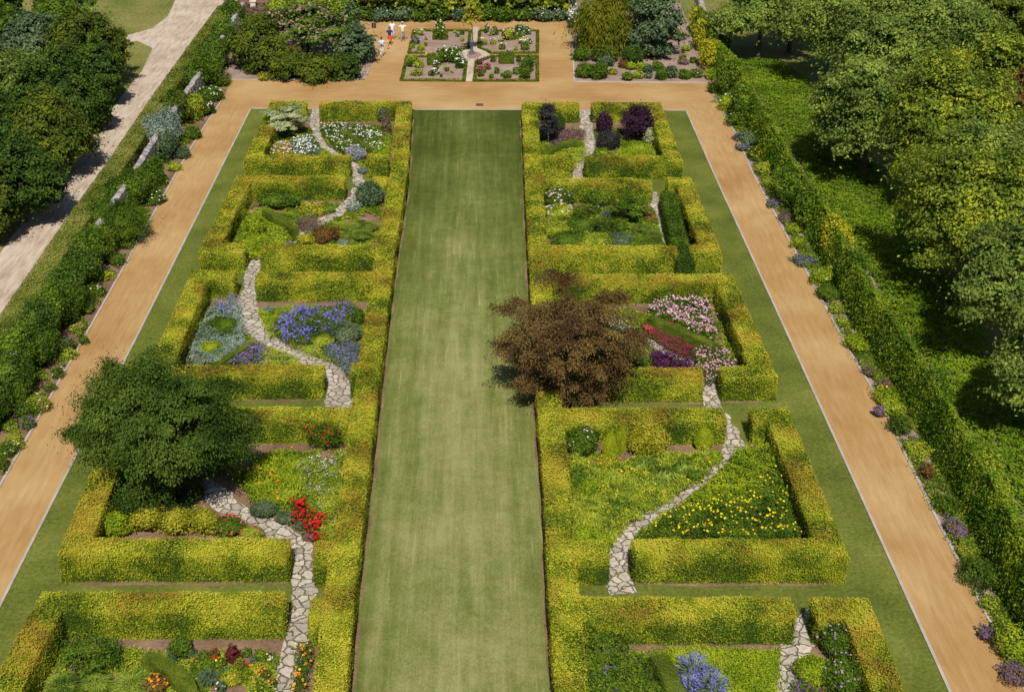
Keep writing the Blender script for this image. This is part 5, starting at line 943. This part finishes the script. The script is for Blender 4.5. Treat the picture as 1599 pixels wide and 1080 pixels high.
wallmesh([P(x, y, 2.0) for x, y in [(1090, -15), (1098, 14), (1108, 38), (1118, 60)]], .5, 2.0, 'stone_wall', 'rubble', 'short stretch of grey stone wall behind the golden ivy', 'wall')
RC = [(1094, 20, 24, 2.3, 'goldivy', 'brilliant yellow ivy at the far end of the right hedge'), (1104, 44, 34, 2.3, 'goldivy', 'brilliant yellow ivy, second clump from the far end'), (1114, 72, 40, 2.2, 'goldivy', 'brilliant yellow ivy, largest clump above the dark gap'), (1136, 60, 30, 1.6, 'bank', 'smooth green hump behind the yellow ivy'),
      (1132, 110, 44, 2.2, 'ivyR', 'yellow-green creeper below the brilliant ivy'), (1160, 150, 44, 2.3, 'ivyR', 'striped yellow-green hedge clump opposite the lawn corner'), (1240, 275, 60, 2.3, 'ivyR', 'fresh green rose climber on the right hedge'), (1268, 310, 60, 2.3, 'ivyR', 'climber dotted with yellow leaves on the right hedge'), (1306, 362, 56, 2.4, 'goldivy', 'golden privet stretch along the hedge crest'), (1335, 410, 50, 2.3, 'ivyR', 'yellow speckled climber lower on the hedge crest'), (1462, 600, 50, 2.3, 'ivyR', 'pale speckled ivy stretch on the hedge crest'), (1545, 735, 60, 2.3, 'herb', 'brownish green creeper on the hedge crest'), (1592, 860, 50, 2.3, 'lime', 'bright lime clump at the right picture edge')]
for x, y, w_, h_, m_, lab in RC: shrub(lab, x - (6 if y < 100 else 0), y, w_ * .9, 2.7 if h_ > 2 else h_, m_, leaf=.13, dens=.7, dy=2.0, zc=.7, lump=.35, core=False, name='hedge_creeper', cat='creeper', stem=False)
sr = [(1110, 115, 26, .9, 'lime', None), (1122, 138, 30, .9, 'green', 'hotpink'), (1136, 160, 32, 1.0, 'lime', 'white'), (1148, 184, 32, .9, 'green', 'white'), (1152, 214, 18, .5, 'bluegreen', 'lavender'), (1160, 230, 20, .5, 'bluegreen', 'lavender'), (1170, 214, 30, .9, 'bluegreen', None), (1178, 240, 28, .8, 'green', 'yellow'), (1190, 262, 24, .8, 'herb', None), (1200, 285, 26, .7, 'herb', None), (1208, 318, 18, .4, 'bluegreen', 'lavender'), (1224, 340, 22, .4, 'twig', None), (1240, 356, 26, .6, 'lime', None), (1250, 378, 30, .7, 'lime', None), (1258, 407, 36, .6, 'bluegreen', 'lavender'), (1282, 430, 36, .9, 'lime', 'white'), (1292, 456, 34, .8, 'green', None), (1306, 480, 26, .6, 'herb', None), (1316, 500, 20, .5, 'herb', None), (1334, 533, 42, 1.0, 'lime', None), (1356, 580, 26, .4, 'twig', None), (1380, 600, 26, .5, 'twig', None), (1386, 626, 40, .9, 'lime', 'yellow'), (1372, 642, 18, .5, 'twig', 'lavender'), (1408, 662, 42, .8, 'green', None), (1432, 700, 34, .6, 'herb', None), (1450, 735, 30, .6, 'rustleaf', None), (1480, 785, 44, 1.0, 'green', None), (1488, 824, 40, .6, 'twig', 'lavender'), (1528, 892, 48, 1.0, 'green', None), (1548, 940, 30, .6, 'herb', None), (1540, 988, 26, .5, 'twig', 'lavender'), (1580, 998, 48, .9, 'lime', None), (1585, 1052, 46, .7, 'twig', 'lavender'), (1508, 860, 24, .4, 'herb', None)]
qr = [(1108, 133), (1130, 168), (1158, 214), (1184, 270), (1338, 555), (1378, 620), (1478, 825), (1600, 1055), (1700, 1055), (1560, 840), (1430, 640), (1372, 540), (1240, 320), (1180, 210), (1140, 130)]
filler('low straggling border plants along the right sand walk', qr, .4, ('green',), .7, -.35)
filler('pale olive low border plants along the right sand walk', qr, .32, ('herb',), .6, -.1)
sr.sort(key=lambda t: t[1])
for k_, (x, y, w_, h_, m_, f_) in enumerate(sr):
    od = ORD[k_] if k_ < 30 else ['fifth', 'fourth', 'third', 'second', 'first'][k_ - 30] + ' from the near end'
    shrub('%s bush%s by the right sand walk, %s%s' % (mname.get(m_, 'pinkish twiggy'), {'lavender': ' with purple flowers', 'white': ' with white roses', 'yellow': ' with yellow specks', 'hotpink': ' with magenta roses'}.get(f_, ''), od, ' from the far end' if k_ < 30 else ''), x + rng.uniform(-3, 4), y, w_ * rng.uniform(.75, 1.25), h_ * rng.uniform(.7, 1.25), m_, leaf=.09, dens=.7, core=False, lump=.5, dy=rng.uniform(.8, 1.8), flower=(f_, 70 if f_ == 'lavender' else 8, .07 if f_ == 'lavender' else .12) if f_ else None, group='bushes along the right sand walk', name='border_bush')
# orchard trees
TR = [(1190, 22, 4.0, 130, 2.6, 'treeR', 'green tree with dark trunk at the far end of the orchard'), (1330, 45, 5.0, 210, 3.6, 'treeR', 'broad green tree, second in the orchard from the far end'), (1445, 60, 5.2, 210, 3.8, 'treeR', 'broad green tree in the middle of the top edge'),
      (1330, 175, 4.6, 190, 3.4, 'treeR', 'green tree nearest the hedge, casting shade on it'), (1450, 200, 5.0, 220, 3.8, 'treeY', 'large yellow-flecked tree in the orchard middle'), (1500, 340, 4.8, 240, 3.6, 'treeY', 'large yellow-flecked tree in front, its left branches over the hedge'), (1560, 290, 4.8, 200, 3.6, 'treeR', 'green tree at the right edge behind the large yellow-flecked one'),
      (1590, 440, 4.6, 200, 3.4, 'treeR', 'green tree at the right edge above the shady gap'), (1640, 570, 4.0, 160, 3.0, 'treeR', 'light green tree cut off by the right edge'), (1550, 130, 4.6, 130, 3.2, 'treeY', 'thinner green tree left of the red-leaved one'), (1570, 40, 5.0, 120, 4.2, 'pine', 'dark drooping cedar in the top right corner'), (1600, 165, 4.0, 90, 2.6, 'rustleaf', 'red and orange leaved tree at the right edge'), (1240, 8, 4.2, 120, 2.6, 'treeR', 'green tree on the top edge right of the dark trunk')]
for x, y, z, w_, rz, m_, lab in TR:
    r = w_ / 200
    x += {1330: 30, 1450: 22, 1500: 34, 1590: 10, 1560: 16}.get(x, 0)
    tree(lab, x, y, z, w_ * .95, rz, m_, n_cl=int(250 * r + 60), per=230, leaf=.175, clr=.15, flat=.6, zmin=-.5, lump=.85, fuzz=.2, name='cedar' if m_ == 'pine' else 'orchard_tree', trunk_r=.2, core=0, up=.35, hollow=.35, bark='bark' if m_ != 'treeY' else 'pale_bark')
# blue hose bundle in the orchard gap
c = P(1545, 560); mb = MB()
for k_ in range(4):
    t = np.linspace(0, 1, 14); pts = np.stack([c[0] - 1.2 + 3.0 * t + .12 * k_, c[1] + 1.6 - 3.2 * t + .25 * np.sin(t * 7 + k_), .06 + .05 * np.sin(t * 9 + k_ * 2) + 0 * t], 1); tube(mb, pts, np.full(14, .035), 6)
plain('blue_plastic', (.10, .24, .32), .4, .2, 3); tag(mb.build('blue_hose', 'blue_plastic', origin=tuple(c)), 'bluish watering hoses lying in the orchard gap at right', 'hose')

# ================================================================== PEOPLE
plain('skin', (.50, .28, .19), .6, .08, 8); plain('hair_dark', (.03, .02, .018), .6, .2, 20); plain('cloth_cream', (.72, .66, .46), .85, .1, 9); plain('cloth_white', (.72, .72, .74), .85, .08, 9); plain('cloth_blue', (.50, .62, .80), .85, .1, 9)
plain('cloth_navy', (.03, .02, .10), .85, .15, 9); plain('cloth_red', (.75, .05, .02), .85, .15, 9); plain('cloth_grey', (.30, .26, .28), .85, .25, 18); plain('cap_grey', (.33, .38, .48), .85, .1, 9); plain('shoe', (.04, .03, .03), .5, .2, 9); plain('bag_yellow', (.75, .42, .03), .7, .1, 9)
def skinned(name, chains, mat, parent, origin, sub=2, root=0):
    """connected chains of (point, radius) grown with a Skin modifier"""
    V = []; E = []; Rr = []; key = {}
    for ch in chains:
        prev = None
        for p, r_ in ch:
            kk = tuple(np.round(p, 3))
            if kk not in key: key[kk] = len(V); V.append(p); Rr.append(r_)
            if prev is not None and prev != key[kk]: E.append((prev, key[kk]))
            prev = key[kk]
    me = bpy.data.meshes.new(name); me.from_pydata([tuple(v) for v in V], E, []); o = bpy.data.objects.new(name, me); COL.objects.link(o); o.parent = parent
    me.materials.append(MATS[mat]); md = o.modifiers.new('skin', 'SKIN'); md.use_smooth_shade = True
    sv = me.skin_vertices[0].data if me.skin_vertices else None
    if sv is None:
        me.attributes; 
    for i, r_ in enumerate(Rr): me.skin_vertices[0].data[i].radius = (r_, r_) if np.isscalar(r_) else r_
    for i in range(len(V)): me.skin_vertices[0].data[i].use_root = (i == root)
    s = o.modifiers.new('sub', 'SUBSURF'); s.levels = sub; s.render_levels = sub
    return o
def person(label, px, py, h, face, top, bottom, hat=None, skirt=False, hairlong=False, arms=(.1, .1), stride=.16, extra=None):
    c = P(px, py, 0); k = h / 1.72
    e = bpy.data.objects.new('person', None); COL.objects.link(e); e.location = c; e.rotation_euler = (0, 0, face); tag(e, label, 'person', 'visitors on the sand court')
    q = lambda x, y, z: (x * k, y * k, z * k)
    # facing -Y
    pel, chest, neck = q(0, 0, .95), q(0, .01, 1.28), q(0, 0, 1.46)
    body = [[(pel, .14 * k), (q(0, 0, 1.1), .13 * k), (chest, .15 * k), (neck, .055 * k), (q(0, -.01, 1.52), .06 * k), (q(0, -.015, 1.60), .093 * k), (q(0, -.01, 1.69), .07 * k)]]
    for s, a in ((-1, arms[0]), (1, arms[1])):
        hip, knee, ank = q(s * .10, 0, .90), q(s * .11, -.04 + s * stride * .4, .50), q(s * .11, s * stride, .09)
        body.append([(pel, .14 * k), (hip, .095 * k), (knee, .058 * k), (ank, .038 * k), (q(s * .12, s * stride - .12, .04), .035 * k), (q(s * .12, s * stride - .18, .03), .028 * k)])
        sh, el, wr = q(s * .19, 0, 1.40), q(s * (.24 + a), .03, 1.14), q(s * (.22 + a * .4), -.12, .93)
        body.append([(chest, .15 * k), (sh, .06 * k), (el, .042 * k), (wr, .028 * k)])
        palm = (wr[0], wr[1] - .02, wr[2] - .06); body.append([(wr, .028 * k), (palm, .028 * k)])
        for f_ in range(4):
            o_ = (f_ - 1.5) * .018; L_ = (.062, .072, .068, .052)[f_]
            body.append([(palm, .028 * k), ((palm[0] + o_ * .4, palm[1] - .012 + o_, palm[2] - .035), .010), ((palm[0] - s * .006, palm[1] - .018 + o_, palm[2] - .035 - L_ * .6), .009), ((palm[0] - s * .02, palm[1] - .014 + o_, palm[2] - .035 - L_), .008)])
        body.append([(palm, .028 * k), ((palm[0] - s * .02, palm[1] - .035, palm[2] - .01), .010), ((palm[0] - s * .028, palm[1] - .05, palm[2] - .04), .009)])
    skinned('body', body, 'skin', e, None)
    # face, ears
    mb = MB(); ellipsoid(mb, q(0, -.108, 1.60), (.014 * k, .02 * k, .022 * k), 0, 8)
    for s in (-1, 1): ellipsoid(mb, q(s * .093, -.01, 1.60), (.012 * k, .022 * k, .03 * k), 0, 8)
    mb.build('face', 'skin', e)
    mb = MB()
    for s in (-1, 1): ellipsoid(mb, q(s * .035, -.098, 1.63), (.013 * k, .008 * k, .008 * k), 0, 8)
    ellipsoid(mb, q(0, -.10, 1.555), (.026 * k, .008 * k, .006 * k), 0, 8); mb.build('eyes_and_mouth', 'hair_dark', e)
    mb = MB(); ellipsoid(mb, q(0, .012, 1.645), (.108 * k, .112 * k, .105 * k), .02, 14, zmin=-.15)
    if hairlong: ellipsoid(mb, q(0, .06, 1.54), (.10 * k, .06 * k, .16 * k), .03, 12)
    mb.build('hair', 'hair_dark', e, smooth=True)
    if hat:
        mb = MB(); lathe(mb, q(0, .0, 1.66), [(.125 * k, 0), (.12 * k, .05 * k), (.09 * k, .09 * k), (.001, .105 * k)], 14); box(mb, q(-.08, -.22, 1.665), q(.08, -.09, 1.68)); mb.build('cap', hat, e, smooth=True)
    tp = [[(q(0, 0, .80), .15 * k), (q(0, 0, .93), .168 * k), (q(0, 0, 1.1), .158 * k), (chest, .175 * k), (q(0, 0, 1.43), .085 * k)]]
    for s, a in ((-1, arms[0]), (1, arms[1])):
        tp.append([(chest, .175 * k), (q(s * .19, 0, 1.39), .082 * k), (q(s * (.19 + .05 + a * .6), .015, 1.24), .068 * k)])
    skinned('shirt', tp, top, e, None, 2, 3)
    if skirt:
        mb = MB(); lathe(mb, (0, 0, .62 * k), [(.24 * k, 0), (.21 * k, .18 * k), (.175 * k, .36 * k)], 16); mb.build('skirt', bottom, e, smooth=True)
    else:
        tr = [[(q(0, 0, .96), .16 * k), (q(0, 0, .90), .15 * k)]]
        for s in (-1, 1): tr.append([(q(0, 0, .90), .15 * k), (q(s * .105, 0, .84), .112 * k), (q(s * .11, -.04 + s * stride * .4, .50), .082 * k), (q(s * .11, s * stride, .12), .065 * k)])
        skinned('trousers', tr, bottom, e, None)
    mb = MB()
    for s in (-1, 1): ellipsoid(mb, q(s * .12, s * stride - .09, .035), (.05 * k, .14 * k, .045 * k), 0, 10); 
    mb.build('shoes', 'shoe', e, smooth=True)
    if extra == 'belt': mb = MB(); lathe(mb, q(0, 0, .95), [(.175 * k, 0), (.178 * k, .06 * k)], 16); mb.build('belt_bag', 'shoe', e)
    return e
person('woman in pale blue top and white trousers walking nearest the pine bed', 596.5, 88, 1.70, R(12), 'cloth_blue', 'cloth_white', extra='belt')
person('woman in navy top and red skirt carrying a yellow bag', 609, 70.5, 1.62, R(-5), 'cloth_navy', 'cloth_red', skirt=True, hairlong=True)
person('person in white top and blue-grey trousers behind the woman in red', 613, 61.5, 1.72, R(0), 'cloth_white', 'cloth_blue')
person('man in cream shirt, grey cap and grey trousers, arms bent out', 629, 64, 1.76, R(5), 'cloth_cream', 'cloth_grey', hat='cap_grey', arms=(.2, .2))
c = P(605.5, 66, .75); mb = MB(); box(mb, (-.10, -.07, 0), (.10, .07, .26), top=.8); o = mb.build('shoulder_bag', 'bag_yellow'); o.location = (c[0], c[1], .72)
mb = MB(); tube(mb, [(-.07, 0, .25), (-.04, 0, .42), (.04, 0, .42), (.07, 0, .25)], [.01] * 4, 5); q_ = mb.build('strap', 'shoe', o); tag(o, 'yellow shoulder bag at the side of the woman in red', 'bag')
